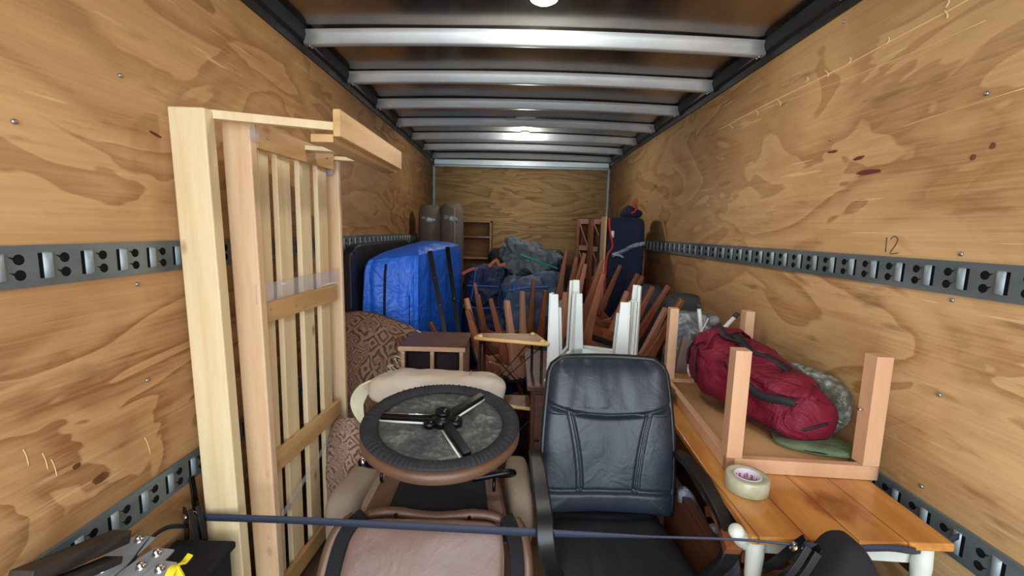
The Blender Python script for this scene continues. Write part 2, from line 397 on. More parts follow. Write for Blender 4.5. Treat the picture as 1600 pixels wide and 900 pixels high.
# ------------------------------------------------------------------ mesh builder
def frame_from(d, side=None):
    d = d.normalized()
    s = V(side) if side is not None else (V((0, 0, 1)) if abs(d.z) < .9 else V((1, 0, 0)))
    a = (s - d * s.dot(d)).normalized()
    return a, d.cross(a).normalized()
class MB:
    def __init__(s): s.v = []; s.f = []; s.uv = None
    def add(s, vs_, fs):
        o = len(s.v); s.v += [V(p) for p in vs_]; s.f += [tuple(i + o for i in f) for f in fs]; return s
    def hexa(s, q):   # 8 points: bottom ring of four, top ring of four
        return s.add(q, [(3, 2, 1, 0), (4, 5, 6, 7), (0, 1, 5, 4), (1, 2, 6, 5), (2, 3, 7, 6), (3, 0, 4, 7)])
    def box(s, x0, x1, y0, y1, z0, z1, rz=0, piv=None):
        q = [V(p) for p in ((x0, y0, z0), (x1, y0, z0), (x1, y1, z0), (x0, y1, z0), (x0, y0, z1), (x1, y0, z1), (x1, y1, z1), (x0, y1, z1))]
        if rz:
            pv = V(piv) if piv else V(((x0 + x1) / 2, (y0 + y1) / 2, 0)); m = Matrix.Rotation(rz, 3, 'Z')
            q = [m @ (p - pv) + pv for p in q]
        return s.hexa(q)
    def bar(s, p0, p1, w, t, side=None, w1=None, t1=None):
        p0, p1 = V(p0), V(p1); a, b = frame_from(p1 - p0, side)
        w1 = w if w1 is None else w1; t1 = t if t1 is None else t1
        q = []
        for p, ww, tt in ((p0, w, t), (p1, w1, t1)):
            q += [p - a * ww / 2 - b * tt / 2, p + a * ww / 2 - b * tt / 2, p + a * ww / 2 + b * tt / 2, p - a * ww / 2 + b * tt / 2]
        return s.hexa(q)
    def path_bar(s, pts, w, t, side):   # continuous ribbon-like bar with width w along side, thickness t
        pts = [V(p) for p in pts]; n = len(pts); vs_ = []; fs = []
        for i, p in enumerate(pts):
            d = (pts[min(i + 1, n - 1)] - pts[max(i - 1, 0)])
            sd = side[i] if isinstance(side, list) else side
            a, b = frame_from(d, sd)
            ww = w[i] if isinstance(w, list) else w; tt = t[i] if isinstance(t, list) else t
            vs_ += [p - a * ww / 2 - b * tt / 2, p + a * ww / 2 - b * tt / 2, p + a * ww / 2 + b * tt / 2, p - a * ww / 2 + b * tt / 2]
        for i in range(n - 1):
            o = 4 * i
            for k in range(4): fs.append((o + k, o + (k + 1) % 4, o + 4 + (k + 1) % 4, o + 4 + k))
        fs += [(3, 2, 1, 0), tuple(4 * (n - 1) + k for k in range(4))]
        return s.add(vs_, fs)
    def tube(s, pts, r, seg=8, closed=False):
        pts = [V(p) for p in pts]; n = len(pts); vs_ = []; fs = []; a = None
        for i, p in enumerate(pts):
            d = (pts[(i + 1) % n] - pts[i - 1]) if closed else (pts[min(i + 1, n - 1)] - pts[max(i - 1, 0)])
            d.normalize()
            if a is None: a, b = frame_from(d)
            else:
                a = (a - d * a.dot(d)).normalized(); b = d.cross(a)
            rr = r[i] if isinstance(r, (list, tuple)) else r
            for k in range(seg):
                t = 2 * PI * k / seg; vs_.append(p + (a * math.cos(t) + b * math.sin(t)) * rr)
        m = n if closed else n - 1
        for i in range(m):
            o, o2 = i * seg, ((i + 1) % n) * seg
            for k in range(seg): fs.append((o + k, o + (k + 1) % seg, o2 + (k + 1) % seg, o2 + k))
        if not closed: fs += [tuple(range(seg))[::-1], tuple((n - 1) * seg + k for k in range(seg))]
        return s.add(vs_, fs)
    def lathe(s, prof, o=(0, 0, 0), ax=(0, 0, 1), seg=32, close=False):   # prof: (radius, height)
        o = V(o); ax = V(ax).normalized(); a, b = frame_from(ax); vs_ = []; fs = []
        for r, h in prof:
            for k in range(seg):
                t = 2 * PI * k / seg; vs_.append(o + ax * h + (a * math.cos(t) + b * math.sin(t)) * r)
        n = len(prof)
        for i in range(n if close else n - 1):
            i2 = (i + 1) % n
            for k in range(seg): fs.append((i * seg + k, i * seg + (k + 1) % seg, i2 * seg + (k + 1) % seg, i2 * seg + k))
        if not close: fs += [tuple(range(seg))[::-1], tuple((n - 1) * seg + k for k in range(seg))]
        return s.add(vs_, fs)
    def sheet(s, fn, nu, nv, closed_u=False, uvs=(1, 1)):   # fn(u, v) -> point
        vs_ = [fn(i / nu, j / nv) for j in range(nv + 1) for i in range(nu + (0 if closed_u else 1))]
        wdt = nu if closed_u else nu + 1; fs = []
        for j in range(nv):
            for i in range(nu):
                i2 = (i + 1) % wdt
                fs.append((j * wdt + i, j * wdt + i2, (j + 1) * wdt + i2, (j + 1) * wdt + i))
        s.add(vs_, fs)
        s.uv = (nu, nv, uvs, wdt)
        return s
    def soft(s, c, size, rot=None, p=5.0, n=14, amp=0, freq=3, folds=None, shape=None, seed=0, crump=0):
        """rounded box (superellipsoid) of full size `size`; folds=(amp, count) makes vertical folds; shape(q)->q edits the unit point"""
        c = V(c); vs_ = []; idx = {}; fs = []
        def vid(i, j, k):
            if (i, j, k) not in idx:
                q = V((2 * i / n - 1, 2 * j / n - 1, 2 * k / n - 1))
                l = (abs(q.x) ** p + abs(q.y) ** p + abs(q.z) ** p) ** (1 / p)
                q = q / l
                if shape: q = V(shape(q.copy()))
                w_ = V((q.x * size[0] / 2, q.y * size[1] / 2, q.z * size[2] / 2))
                if amp:
                    nv = noise.noise_vector(w_ * freq + V((seed, seed * 2, seed * 3)))
                    nv2 = noise.noise_vector(w_ * freq * 2.7 + V((seed + 7, seed, 3)))
                    w_ += (nv + nv2 * .4) * amp
                if crump:
                    for fq, am in ((4.5, 1.0), (10, .45)):
                        k_ = .5 - abs(noise.noise(w_ * fq + V((seed * 1.7, 5, seed)))) * 2.2
                        w_ += q * crump * am * k_
                if folds:
                    ang = math.atan2(q.y, q.x)
                    g = math.sin(ang * folds[1] + 1.3 * math.sin(ang * 3 + seed) + q.z * .5)
                    k_ = folds[0] * g * (1 - max(0, q.z - .8) * 4)
                    w_ += V((q.x, q.y, 0)) * k_
                idx[(i, j, k)] = len(vs_); vs_.append(w_)
            return idx[(i, j, k)]
        for a in range(n):
            for b in range(n):
                fs += [(vid(a, b, 0), vid(a, b + 1, 0), vid(a + 1, b + 1, 0), vid(a + 1, b, 0)),
                       (vid(a, b, n), vid(a + 1, b, n), vid(a + 1, b + 1, n), vid(a, b + 1, n)),
                       (vid(a, 0, b), vid(a + 1, 0, b), vid(a + 1, 0, b + 1), vid(a, 0, b + 1)),
                       (vid(a, n, b), vid(a, n, b + 1), vid(a + 1, n, b + 1), vid(a + 1, n, b)),
                       (vid(0, a, b), vid(0, a, b + 1), vid(0, a + 1, b + 1), vid(0, a + 1, b)),
                       (vid(n, a, b), vid(n, a + 1, b), vid(n, a + 1, b + 1), vid(n, a, b + 1))]
        if rot is not None:
            m = rot if isinstance(rot, Matrix) else Matrix.Rotation(rot, 3, 'Z')
            vs_ = [m @ q for q in vs_]
        return s.add([q + c for q in vs_], fs)
    def build(s, name, mat, parent=None, base=None, bevel=0, smooth=True, sub=0, thick=0, segs=2):
        me = bpy.data.meshes.new(name)
        o = bpy.data.objects.new(name, me)
        org = V((0, 0, 0))
        if parent is not None:
            q = parent
            while q is not None: org += q.location; q = q.parent
        elif base is not None: org = V(base)
        me.from_pydata([tuple(p - org) for p in s.v], [], s.f)
        if s.uv:
            nu, nv, uvs, wdt = s.uv
            lay = me.uv_layers.new(name='UVMap')
            for lp in me.loops:
                i = lp.vertex_index
                if i < wdt * (nv + 1): lay.data[lp.index].uv = ((i % wdt) / nu * uvs[0], (i // wdt) / nv * uvs[1])
        me.validate(); me.update()
        bm = bmesh.new(); bm.from_mesh(me); bmesh.ops.recalc_face_normals(bm, faces=bm.faces[:]); bm.to_mesh(me); bm.free()
        if smooth:
            for f in me.polygons: f.use_smooth = True
        me.materials.append(mat)
        COL.objects.link(o)
        if parent is not None: o.parent = parent
        elif base is not None: o.location = org
        if thick:
            md = o.modifiers.new('thickness', 'SOLIDIFY'); md.thickness = thick; md.offset = 0
        if bevel:
            md = o.modifiers.new('bevel', 'BEVEL'); md.width = bevel; md.segments = segs; md.limit_method = 'ANGLE'; md.angle_limit = R(35)
            md.harden_normals = True
        if sub:
            md = o.modifiers.new('subdivision', 'SUBSURF'); md.levels = sub; md.render_levels = sub
        return o
def tag(o, label=None, cat=None, group=None, kind=None):
    if label: o['label'] = label
    if cat: o['category'] = cat
    if group: o['group'] = group
    if kind: o['kind'] = kind
    return o
def thing(name, label, cat, loc, group=None):
    e = bpy.data.objects.new(name, None); COL.objects.link(e); e.location = V(loc); e.empty_display_size = .05
    return tag(e, label, cat, group)
def struct(mb, name, mat, parent=None, **kw):
    o = mb.build(name, mat, parent, **kw)
    if parent is None: o['kind'] = 'structure'
    return o
def copy_tree(o, parent=None):
    c = o.copy(); COL.objects.link(c)
    if parent is not None: c.parent = parent
    for ch in o.children: copy_tree(ch, c)
    return c
def spline(pts, n=6):   # Catmull-Rom through points
    pts = [V(p) for p in pts]; out = []
    for i in range(len(pts) - 1):
        p0 = pts[max(i - 1, 0)]; p1 = pts[i]; p2 = pts[i + 1]; p3 = pts[min(i + 2, len(pts) - 1)]
        for k in range(n):
            t = k / n
            out.append(.5 * ((2 * p1) + (p2 - p0) * t + (2 * p0 - 5 * p1 + 4 * p2 - p3) * t * t + (3 * p1 - p0 - 3 * p2 + p3) * t ** 3))
    out.append(pts[-1]); return out

# ================================================================== THE TRUCK BOX
XL, XR, YB, YF, ZW, ZC = -1.137, 1.303, 6.27, -0.85, 2.45, 2.55
struct(MB().box(XL - .03, XL, YF, YB, 0, ZC + .1), 'wall_left', M['ply_left'])
struct(MB().box(XR, XR + .03, YF, YB, 0, ZC + .1), 'wall_right', M['ply_right'])
struct(MB().box(XL - .03, XR + .03, YB, YB + .03, 0, ZC + .1), 'wall_back', M['ply_back'])
struct(MB().box(XL - .03, XR + .03, YF, YB, -.05, 0), 'floor', M['floor'])
struct(MB().box(-14, 14, -16, 20, -1.1, -1.0), 'ground', M['asphalt'])
XM = (XL + XR) / 2
def dome(x): return .025 * (1 - ((x - XM) / 1.22) ** 2)
struct(MB().sheet(lambda u, v: V((XL + (XR - XL) * u, YF + (YB - YF) * v, ZC + dome(XL + (XR - XL) * u) + .004 * noise.noise(V((u * 4, v * 12, 0))))), 24, 60), 'ceiling', M['roof'], thick=.01)
# dark channels where walls meet roof
for s_, x in (('left', XL), ('right', XR)):
    sg = 1 if s_ == 'left' else -1
    mb = MB()
    prof = [(0, ZW), (.012, ZW), (.014, ZW + .035), (.035, ZW + .045), (.045, ZW + .07), (.06, ZC + .02), (0, ZC + .02)]
    vs_ = []; fs = []
    for y in (YF, YB):
        vs_ += [V((x + sg * a, y, z)) for a, z in prof]
    n_ = len(prof)
    for k in range(n_): fs.append((k, (k + 1) % n_, n_ + (k + 1) % n_, n_ + k))
    fs += [tuple(range(n_)), tuple(range(n_, 2 * n_))]
    mb.add(vs_, fs); struct(mb, 'trim_1' if s_ == 'left' else 'trim_2', M['trim'], smooth=False)
# roof bows: hat-section cross members, slightly arched
def bow(y, name, w=.05, h=.05, zb=2.475):
    mb = MB(); vs_ = []; fs = []; nseg = 24
    prof = [(-w, h + .012), (-w * .62, h * .9), (-w * .5, .004), (-w * .3, 0), (w * .3, 0), (w * .5, .004), (w * .62, h * .9), (w, h + .012)]
    n_ = len(prof)
    for i in range(nseg + 1):
        x = XL + .03 + (XR - XL - .06) * i / nseg
        for a, z in prof: vs_.append(V((x, y + a, zb + z + dome(x))))
    for i in range(nseg):
        for k in range(n_ - 1): fs.append((i * n_ + k, i * n_ + k + 1, (i + 1) * n_ + k + 1, (i + 1) * n_ + k))
    fs += [tuple(range(n_)), tuple(nseg * n_ + k for k in range(n_))]
    o = struct(mb.add(vs_, fs), name, M['bow'])
    sb = MB()
    for x in (XL + .055, XR - .055):
        sb.lathe([(.006, -.004), (.006, .004)], (x, y - .01, zb - .002), (0, 0, 1), 8); sb.lathe([(.006, -.004), (.006, .004)], (x, y + .012, zb - .002), (0, 0, 1), 8)
    sb.build('screw', M['screw'], o)
for i in range(8):
    bow(1.84 + .60 * i, 'trim_%d' % (3 + i))
# header at the front of the box and its corner angles
mb = MB(); vs_ = []
mb.box(XL + .02, XR - .02, YB - .05, YB, 2.40, 2.50)
mb.tube([(XL + .03, YB - .055, 2.41), (XR - .03, YB - .055, 2.41)], .022, 10)
struct(mb, 'trim_11', M['bow'], bevel=.008)
struct(MB().box(XL, XL + .03, YB - .03, YB, 0, 2.42), 'trim_12', M['rail_hi'], bevel=.003)
struct(MB().box(XR - .03, XR, YB - .03, YB, 0, 2.42), 'trim_13', M['rail_hi'], bevel=.003)

# logistic rails: pressed steel strip with slots, bulged bars and keyhole pairs
def rail(name, x, sg, z0, z1, y0=.2, y1=6.2, pitch=.104):
    h = z1 - z0
    bm = bmesh.new()
    def loop(pts):
        vv = [bm.verts.new((0, a, b)) for a, b in pts]
        return [bm.edges.new((vv[k], vv[(k + 1) % len(vv)])) for k in range(len(vv))]
    es = loop([(0, 0), (pitch, 0), (pitch, h), (0, h)])
    es += loop([(pitch * .10, h * .17), (pitch * .23, h * .17), (pitch * .23, h * .83), (pitch * .10, h * .83)])
    for zc in (.29, .68):
        pts = []
        for k in range(14):
            t = 2 * PI * k / 14; pts.append((pitch * .70 + .0125 * math.cos(t), h * zc + .0125 * math.sin(t)))
        pts.insert(7, (pitch * .70 - .023, h * zc + .008)); pts.pop(8) if False else None
        es += loop(pts)
    bmesh.ops.triangle_fill(bm, use_beauty=True, use_dissolve=False, edges=es)
    bm.verts.ensure_lookup_table()
    cv = [v.co.copy() for v in bm.verts]; idx = {v: i for i, v in enumerate(bm.verts)}
    cf = [tuple(idx[v] for v in f.verts) for f in bm.faces]; bm.free()
    root = MB(); bul = MB(); n = int((y1 - y0) / pitch)
    xf = x + sg * .011
    for i in range(n):
        yy = y0 + i * pitch
        root.add([V((xf, yy + c.y, z0 + c.z)) for c in cv], cf)
        # bulged bar
        yb = yy + pitch * .31
        q = []
        for dy, dx in ((-.012, .0), (-.007, .008), (.003, .009), (.012, .0)):
            for zz, k in ((z0 + h * .15, 0), (z0 + h * .20, 1), (z0 + h * .80, 1), (z0 + h * .85, 0)):
                q.append(V((xf + sg * dx * k + sg * .0005, yb + dy, zz)))
        bul.add(q, [(a * 4 + b, a * 4 + b + 1, a * 4 + b + 5, a * 4 + b + 4) for a in range(3) for b in range(3)])
    # folded flanges, top and bottom
    root.box(min(xf, x), max(xf, x), y0, y0 + n * pitch, z0 - .003, z0); root.box(min(xf, x), max(xf, x), y0, y0 + n * pitch, z1, z1 + .003)
    o = struct(root, name, M['rail'], smooth=False)
    bul.build('bulged_bar', M['rail_hi'], o)
    MB().box(min(x, x + sg * .002), max(x, x + sg * .002), y0, y0 + n * pitch, z0, z1).build('slot_shade_sheet', M['slot_shade'], o, smooth=False)  # thin sheet that paints the shade behind slots and keyholes
    return o
rail('trim_14', XL, 1, 1.393, 1.485)
rail('trim_15', XR, -1, 1.397, 1.490)
rail('trim_16', XL, 1, .640, .732)
rail('trim_17', XR, -1, .645, .742)

# marks and screws on the walls
WL = bpy.data.objects['wall_left']; WR = bpy.data.objects['wall_right']
def scr(pxs, x, parent):
    mb = MB()
    for px, py in pxs:
        p = AX(px, py, x); sgn = 1 if x < 0 else -1
        mb.lathe([(.007, -.002), (.006, .003), (.002, .005)], p, (sgn, 0, 0), 10)
    mb.build('screw_heads', M['screw'], parent)
scr([(188, 118), (214, 444), (230, 594), (22, 190)], XL + .001, WL)
scr([(1502, 397), (1488, 469), (1468, 617), (1440, 760), (1542, 146), (1319, 34), (1298, 218)], XR - .001, WR)
def stroke(pts, r, x, parent, mat, name, w=None):
    q = [AX(px, py, x) for px, py in pts]
    MB().tube(spline(q, 3), r, 5).build(name, M[mat], parent)
stroke([(1117, 206), (1185, 170), (1262, 132), (1330, 98), (1400, 60), (1480, 18), (1520, -5)], .0028, XR, WR, 'scratch', 'long_scratch')
for a, b, c in ((1476, 16, 8), (1478, 12, -9), (1385, 70, -8), (1290, 110, 6), (1258, 130, -6), (1215, 155, 7), (1180, 172, 5), (1325, 100, -6), (1140, 195, 5)):
    stroke([(a, b), (a + 5, b + c), (a + 3, b + c * 1.6)], .0024, XR - .003, WR, 'scratch', 'wood_splinter')
stroke([(1122, 196), (1250, 150), (1400, 93), (1540, 32)], .001, XR, WR, 'scratch', 'fine_scratch')
stroke([(1390, 205), (1470, 178), (1600, 138)], .001, XR, WR, 'scratch', 'fine_scratch')
stroke([(1386, 371), (1384, 394)], .0016, XR, WR, 'pencil', 'number_one_mark')
stroke([(1392, 374), (1397, 369), (1403, 373), (1400, 382), (1391, 396), (1404, 395)], .0016, XR, WR, 'pencil', 'number_two_mark')
def patch(px, py, w_, h_, x, parent, mat, name, rot=0, sg=1):
    c = AX(px, py, x + sg * .0012)
    n = 18
    pts = []
    for k in range(n):
        t = 2 * PI * k / n; rr = 1 + .25 * noise.noise(V((math.cos(t) * 1.5 + px, math.sin(t) * 1.5, 1)))
        yy = math.cos(t) * w_ * rr; zz = math.sin(t) * h_ * rr
        pts.append(c + V((0, yy * math.cos(rot) - zz * math.sin(rot), yy * math.sin(rot) + zz * math.cos(rot))))
    MB().add(pts, [tuple(range(n))]).build(name, M[mat], parent, smooth=False)
patch(1356, 269, .055, .0095, XR, WR, 'redmark', 'red_scuff', R(2), -1)
patch(1342, 247, .028, .007, XR, WR, 'redmark', 'red_scuff', R(-4), -1)
patch(1301, 237, .03, .006, XR, WR, 'redmark', 'red_scuff', R(4), -1)
patch(1520, 246, .009, .009, XR, WR, 'knot', 'knot', 0, -1)
patch(1551, 228, .009, .009, XR, WR, 'knot', 'knot', 0, -1)
patch(157, 747, .024, .013, XL, WL, 'knot', 'knot', 0, 1)
patch(120, 728, .011, .008, XL, WL, 'knot', 'knot', 0, 1)
patch(243, 210, .026, .005, XL, WL, 'redmark', 'red_scuff', R(-12), 1)
for a, b in ((36, 702), (66, 708), (80, 718), (226, 684)):
    stroke([(a, b), (a + 5, b + 10), (a + 9, b + 26)], .0012, XL, WL, 'scratch', 'wood_splinter')

# dome lamps
def dome_lamp(x, y, z, label, lit, r=.065):
    t = thing('dome_lamp', label, 'ceiling lamp', (x, y, z), 'round dome lamps on the truck ceiling')
    MB().lathe([(r * 1.12, 0), (r * 1.15, -.008), (r * 1.02, -.014), (r * .9, -.014)], (x, y, z), (0, 0, 1), 32).build('mounting_ring', M['white_plastic'], t)
    MB().lathe([(r, -.012), (r * .92, -.028), (r * .6, -.040), (.002, -.045)], (x, y, z), (0, 0, 1), 32).build('lens', M['lit'] if lit else M['lens'], t)
    l = bpy.data.lights.new('lamp_glow', 'POINT'); l.energy = LAMP_W * (1.0 if lit else 1.0); l.shadow_soft_size = r; l.color = (1, .95, .86)
    lo = bpy.data.objects.new('lamp_glow', l); COL.objects.link(lo); lo.parent = t; lo.location = (0, 0, -.12)
p = AZ(850, 2, 2.53)
dome_lamp(p.x, p.y, ZC + dome(p.x) - .008, 'glowing round white lamp on the ceiling, nearest to the opening', True)
p = AZ(820, 217, 2.50)
dome_lamp(p.x, p.y, ZC + dome(p.x) - .008, 'small white round lamp far back between two ceiling bows', True, .042)

# ================================================================== PINE BED FRAME STOOD ON END (left)
bf = thing('bed_frame', 'pale pine slatted bed frame stood on end against the left plywood wall', 'bed frame', (-.95, 1.6, 0))
def post(name, tl, tr, bl, br, Y, dep, mat, ztop, z0=.0):
    """board whose front face runs from pixels tl..tr at the top to bl..br lower down, at distance Y"""
    A, B, C_, D_ = AY(*tl, Y), AY(*tr, Y), AY(*bl, Y), AY(*br, Y)
    def ext(T, Bt, z): k = (T.z - z) / (T.z - Bt.z); return T + (Bt - T) * k
    a0, b0 = ext(A, C_, z0), ext(B, D_, z0)
    dv = V((0, dep, 0))
    return MB().hexa([a0, b0, b0 + dv, a0 + dv, A, B, B + dv, A + dv]).build(name, mat, bf, bevel=.006, segs=3)
post('side_rail', (260, 165), (318, 167), (329, 900), (380, 900), 1.43, .05, M['pine'], 0)
post('inner_rail', (344, 188), (389, 190), (399, 900), (436, 900), 1.56, .04, M['pine_pink'], 0)
post('far_rail', (497, 248), (528, 250), (521, 640), (541, 640), 2.22, .03, M['pine_pink'], 0)
XS = -.93
slat_y = [(1.635, 1.70), (1.745, 1.845), (1.90, 2.0), (2.05, 2.15)]
for y0, y1 in slat_y:
    xo = XS + (y0 - 1.6) * .07
    MB().box(xo - .022, xo, y0, y1, .02, 1.895).build('slat', M['pine'], bf, bevel=.003)
# battens: right faces seen from the opening
for za, zb in ((1.815, 1.90), (1.185, 1.262), (.58, .665), (.03, .11)):
    a = V((XS + .012, 1.60, (za + zb) / 2)); b = V((XS + .012 + .55 * .07, 2.17, (za + zb) / 2))
    MB().bar(a, b, zb - za, .02, (0, 0, 1)).build('batten', M['pine_batten'], bf, bevel=.002)
# top: cross bar and L-shaped end beam
pa = AY(318, 178, 1.475); pb = AY(527, 199, 1.60)
MB().bar(pa, pb, .028, .03, (0, 0, 1)).build('top_cross_bar', M['pine'], bf, bevel=.002)
n0 = AY(531, 170, 1.58); n1 = AY(628, 238, 2.42)
xb, zt = n0.x, n0.z
MB().box(xb - .026, xb, 1.58, 2.42, zt - .092, zt).build('end_beam', M['pine_y'], bf, bevel=.003)
MB().box(xb - .105, xb - .026, 1.58, 2.42, zt - .112, zt - .084).build('beam_ledge', M['pine_y'], bf, bevel=.003)
zz = zt - .075
MB().bar((XS - .03, 1.93, zz), (xb - .03, 2.02, zz), .018, .07, (0, 0, 1)).build('cross_slat', M['pine'], bf, bevel=.002)
MB().bar((XS - .02, 2.20, zz), (xb - .03, 2.28, zz), .018, .07, (0, 0, 1)).build('cross_slat', M['pine'], bf, bevel=.002)
p = AY(515, 258, 2.19)
MB().box(p.x - .03, p.x + .015, 2.175, 2.19, p.z - .05, p.z + .05).build('corner_bracket', M['steel'], bf, bevel=.001)
for y, z in ((1.63, 1.235), (1.80, 1.22), (1.95, 1.225), (2.12, 1.225), (1.63, .62), (1.80, .62), (1.95, .62), (2.12, .62), (1.66, 1.86), (2.1, 1.86)):
    MB().lathe([(.005, 0), (.004, .003)], (XS + .022 + (y - 1.6) * .07, y, z), (1, 0, 0), 8).build('screw', M['screw'], bf)
tw = MB()
A = [AY(398, 430, 1.6), AY(400, 470, 1.6), AY(512, 424, 2.2), AY(510, 448, 2.2)]
for i in range(0, 1): pass
xx = XS + .026
tw.path_bar([(xx - .01, 1.555, 1.30), (xx, 1.6, 1.30), (xx + .035, 2.2, 1.305)], .07, .0008, (0, 0, 1))
tw.build('stretch_film', M['film'], bf); tw = MB()
tw.path_bar([(xx - .01, 1.555, .35), (xx, 1.6, .38), (xx + .035, 2.2, .56)], .03, .0008, (0, 0, 1))
tw.build('stretch_film', M['film'], bf)
tw = MB(); tw.path_bar([AY(390, 205, 1.553), AY(405, 215, 1.6)], .05, .0008, (0, 0, 1)); tw.build('tape_strip', M['film'], bf)

# ================================================================== RATCHET STRAP
rs = thing('ratchet_strap', 'narrow navy ratchet strap stretched across the whole load', 'strap', (-.9, 1.36, .7))
pts = [AY(316, 808, 1.405), AY(440, 812, 1.37), AY(560, 818, 1.33), AY(700, 825, 1.27), AY(840, 832, 1.19), AY(1000, 838, 1.08), AY(1150, 843, 1.0), AY(1238, 851, .97)]
sp = spline(pts, 8); n_ = len(sp)
wid = [.026 if i < n_ * .55 else max(.006, .026 - .024 * (i - n_ * .55) / (n_ * .2)) for i in range(n_)]
MB().path_bar(sp, wid, .002, (0, 0, 1)).build('webbing', M['strap'], rs)
pts = [AY(1240, 851, .97), AY(1310, 857, 1.0), AY(1390, 856, 1.03), AY(1440, 860, 1.10), AX(1498, 838, XR - .02)]
MB().path_bar(spline(pts, 6), .018, .003, (0, 0, 1)).build('webbing_tail', M['strap'], rs)
def ratchet(c, rot, name):
    """two side plates, spool with teeth and a handle"""
    o = MB()
    m = rot
    def W(x, y, z): return c + m @ V((x, y, z))
    for sx in (-.02, .02):
        o.path_bar([W(sx, -.005, .055), W(sx, .0, .02), W(sx, .01, -.03), W(sx, .03, -.085)], [.02, .034, .034, .022], .003, (m @ V((0, 1, 0))))
    body = o.build(name, M['black_metal'], rs, bevel=.001)
    h = MB().path_bar([W(-.012, -.02, .045), W(-.012, -.028, 0), W(-.012, -.03, -.05), W(-.012, -.022, -.10)], .016, .006, (m @ V((1, 0, 0))))
    h.path_bar([W(.012, -.02, .045), W(.012, -.028, 0), W(.012, -.03, -.05), W(.012, -.022, -.10)], .016, .006, (m @ V((1, 0, 0))))
    h.tube([W(-.026, -.022, -.10), W(.026, -.022, -.10)], .011, 10)
    h.build('ratchet_handle', M['black_plastic'], body, bevel=.001)
    MB().tube([W(-.026, 0, .02), W(.026, 0, .02)], .011, 12).build('spool', M['chrome'], body)
ratchet(AY(1246, 872, .96), Matrix.Rotation(R(-10), 3, 'Z') @ Matrix.Rotation(R(28), 3, 'Y'), 'ratchet_buckle')
ratchet(AX(302, 812, -1.07) , Matrix.Rotation(R(60), 3, 'Z') @ Matrix.Rotation(R(-12), 3, 'X'), 'wall_ratchet')
hk = MB().path_bar(spline([AX(299, 745, XL + .014), AX(304, 775, XL + .035), AX(306, 800, XL + .06)], 4), .022, .006, (0, 1, 0))
hk.build('rail_hook', M['black_metal'], rs, bevel=.001)
MB().path_bar(spline([AX(292, 822, -1.08), AX(262, 824, -1.08), AX(235, 842, -1.07), AX(205, 880, -1.05), AX(180, 915, -1.04)], 5), .014, .002, (0, .4, 1)).build('loose_webbing', M['webbing'], rs)

# ================================================================== BOTTOM LEFT CORNER
bx = thing('storage_box', 'black plastic box in the near left corner under the steel brackets', 'box', (-1.02, 1.1, 0))
MB().box(-1.11, -.925, .9, 1.36, .0, .46).build('body', M['black_fabric'], bx, bevel=.012)
MB().box(-1.115, -.915, .89, 1.37, .46, .485).build('lid', M['black_fabric'], bx, bevel=.006)
ww = MB(); a_, b_ = AX(30, 905, -1.06), AX(190, 838, -1.06)
a_.z -= .0; 
ww.bar(a_, b_, .035, .055, (0, 0, 1)); ww.bar(a_ + V((.03, -.02, -.025)), b_ + V((.02, -.05, -.03)), .02, .05, (0, 0, 1)); wo = ww.build('timber_offcut', wood('charred_wood', lin((26, 22, 21)), lin((66, 56, 48)), 'y', 1.5, .7), None, base=(a_ + b_) / 2, bevel=.004)
tag(wo, 'dark weathered timber length lying along the left wall rail', 'timber')
def bracket(px0, px1, Y0, Y1, w_, label, extra):
    A, B = AY(*px0, Y0), AY(*px1, Y1)
    t = thing('steel_bracket', label, 'bracket', (A + B) / 2, 'grey steel brackets in the near left corner')
    n = 10; pts = [A + (B - A) * (i / n) for i in range(n + 1)]
    ws = [w_ * (.55 + .45 * math.sin(PI * min(1, max(0, (i + .8) / (n * .5))) / 2)) if i < n / 2 else w_ * (.6 + .4 * math.cos((i - n / 2) / (n / 2) * 1.2)) for i in range(n + 1)]
    MB().path_bar(pts, ws, .007, (.8, .2, 0)).build('plate', M['steel'], t, bevel=.002)
    dirn = (B - A).normalized()
    for k, ex in enumerate(extra):
        c = A + (B - A) * ex
        MB().lathe([(.013, 0), (.013, .008), (.008, .009), (.007, .02), (.001, .021)], c, (0, -.3, 1), 6).build('bolt', M['chrome'], t)
bracket((120, 925), (228, 838), 1.03, 1.22, .085, 'grey steel bracket with a bolt, nearest the dark timber', (.9, .35))
bracket((170, 930), (258, 858), 1.0, 1.16, .08, 'curved grey steel bracket in the middle of the corner pile', (.55, .85))
bracket((200, 940), (266, 878), .98, 1.10, .06, 'narrow grey steel bracket beside the yellow plastic clip', (.75,))
yc = MB().path_bar(spline([AY(262, 905, 1.0), AY(272, 886, 1.02), AY(286, 880, 1.04), AY(298, 866, 1.06)], 4), [.02] * 3 + [.022] * 3 + [.02] * 3 + [.016] * 4, .006, (.7, .3, .2))
yc.path_bar(spline([AY(272, 886, 1.02), AY(282, 905, 1.02), AY(286, 925, 1.02)], 4), .025, .006, (1, 0, 0))
tag(yc.build('plastic_clip', M['yellow'], None, base=AY(275, 892, 1.02), bevel=.001), 'bright yellow plastic clip in the near left corner', 'clip')

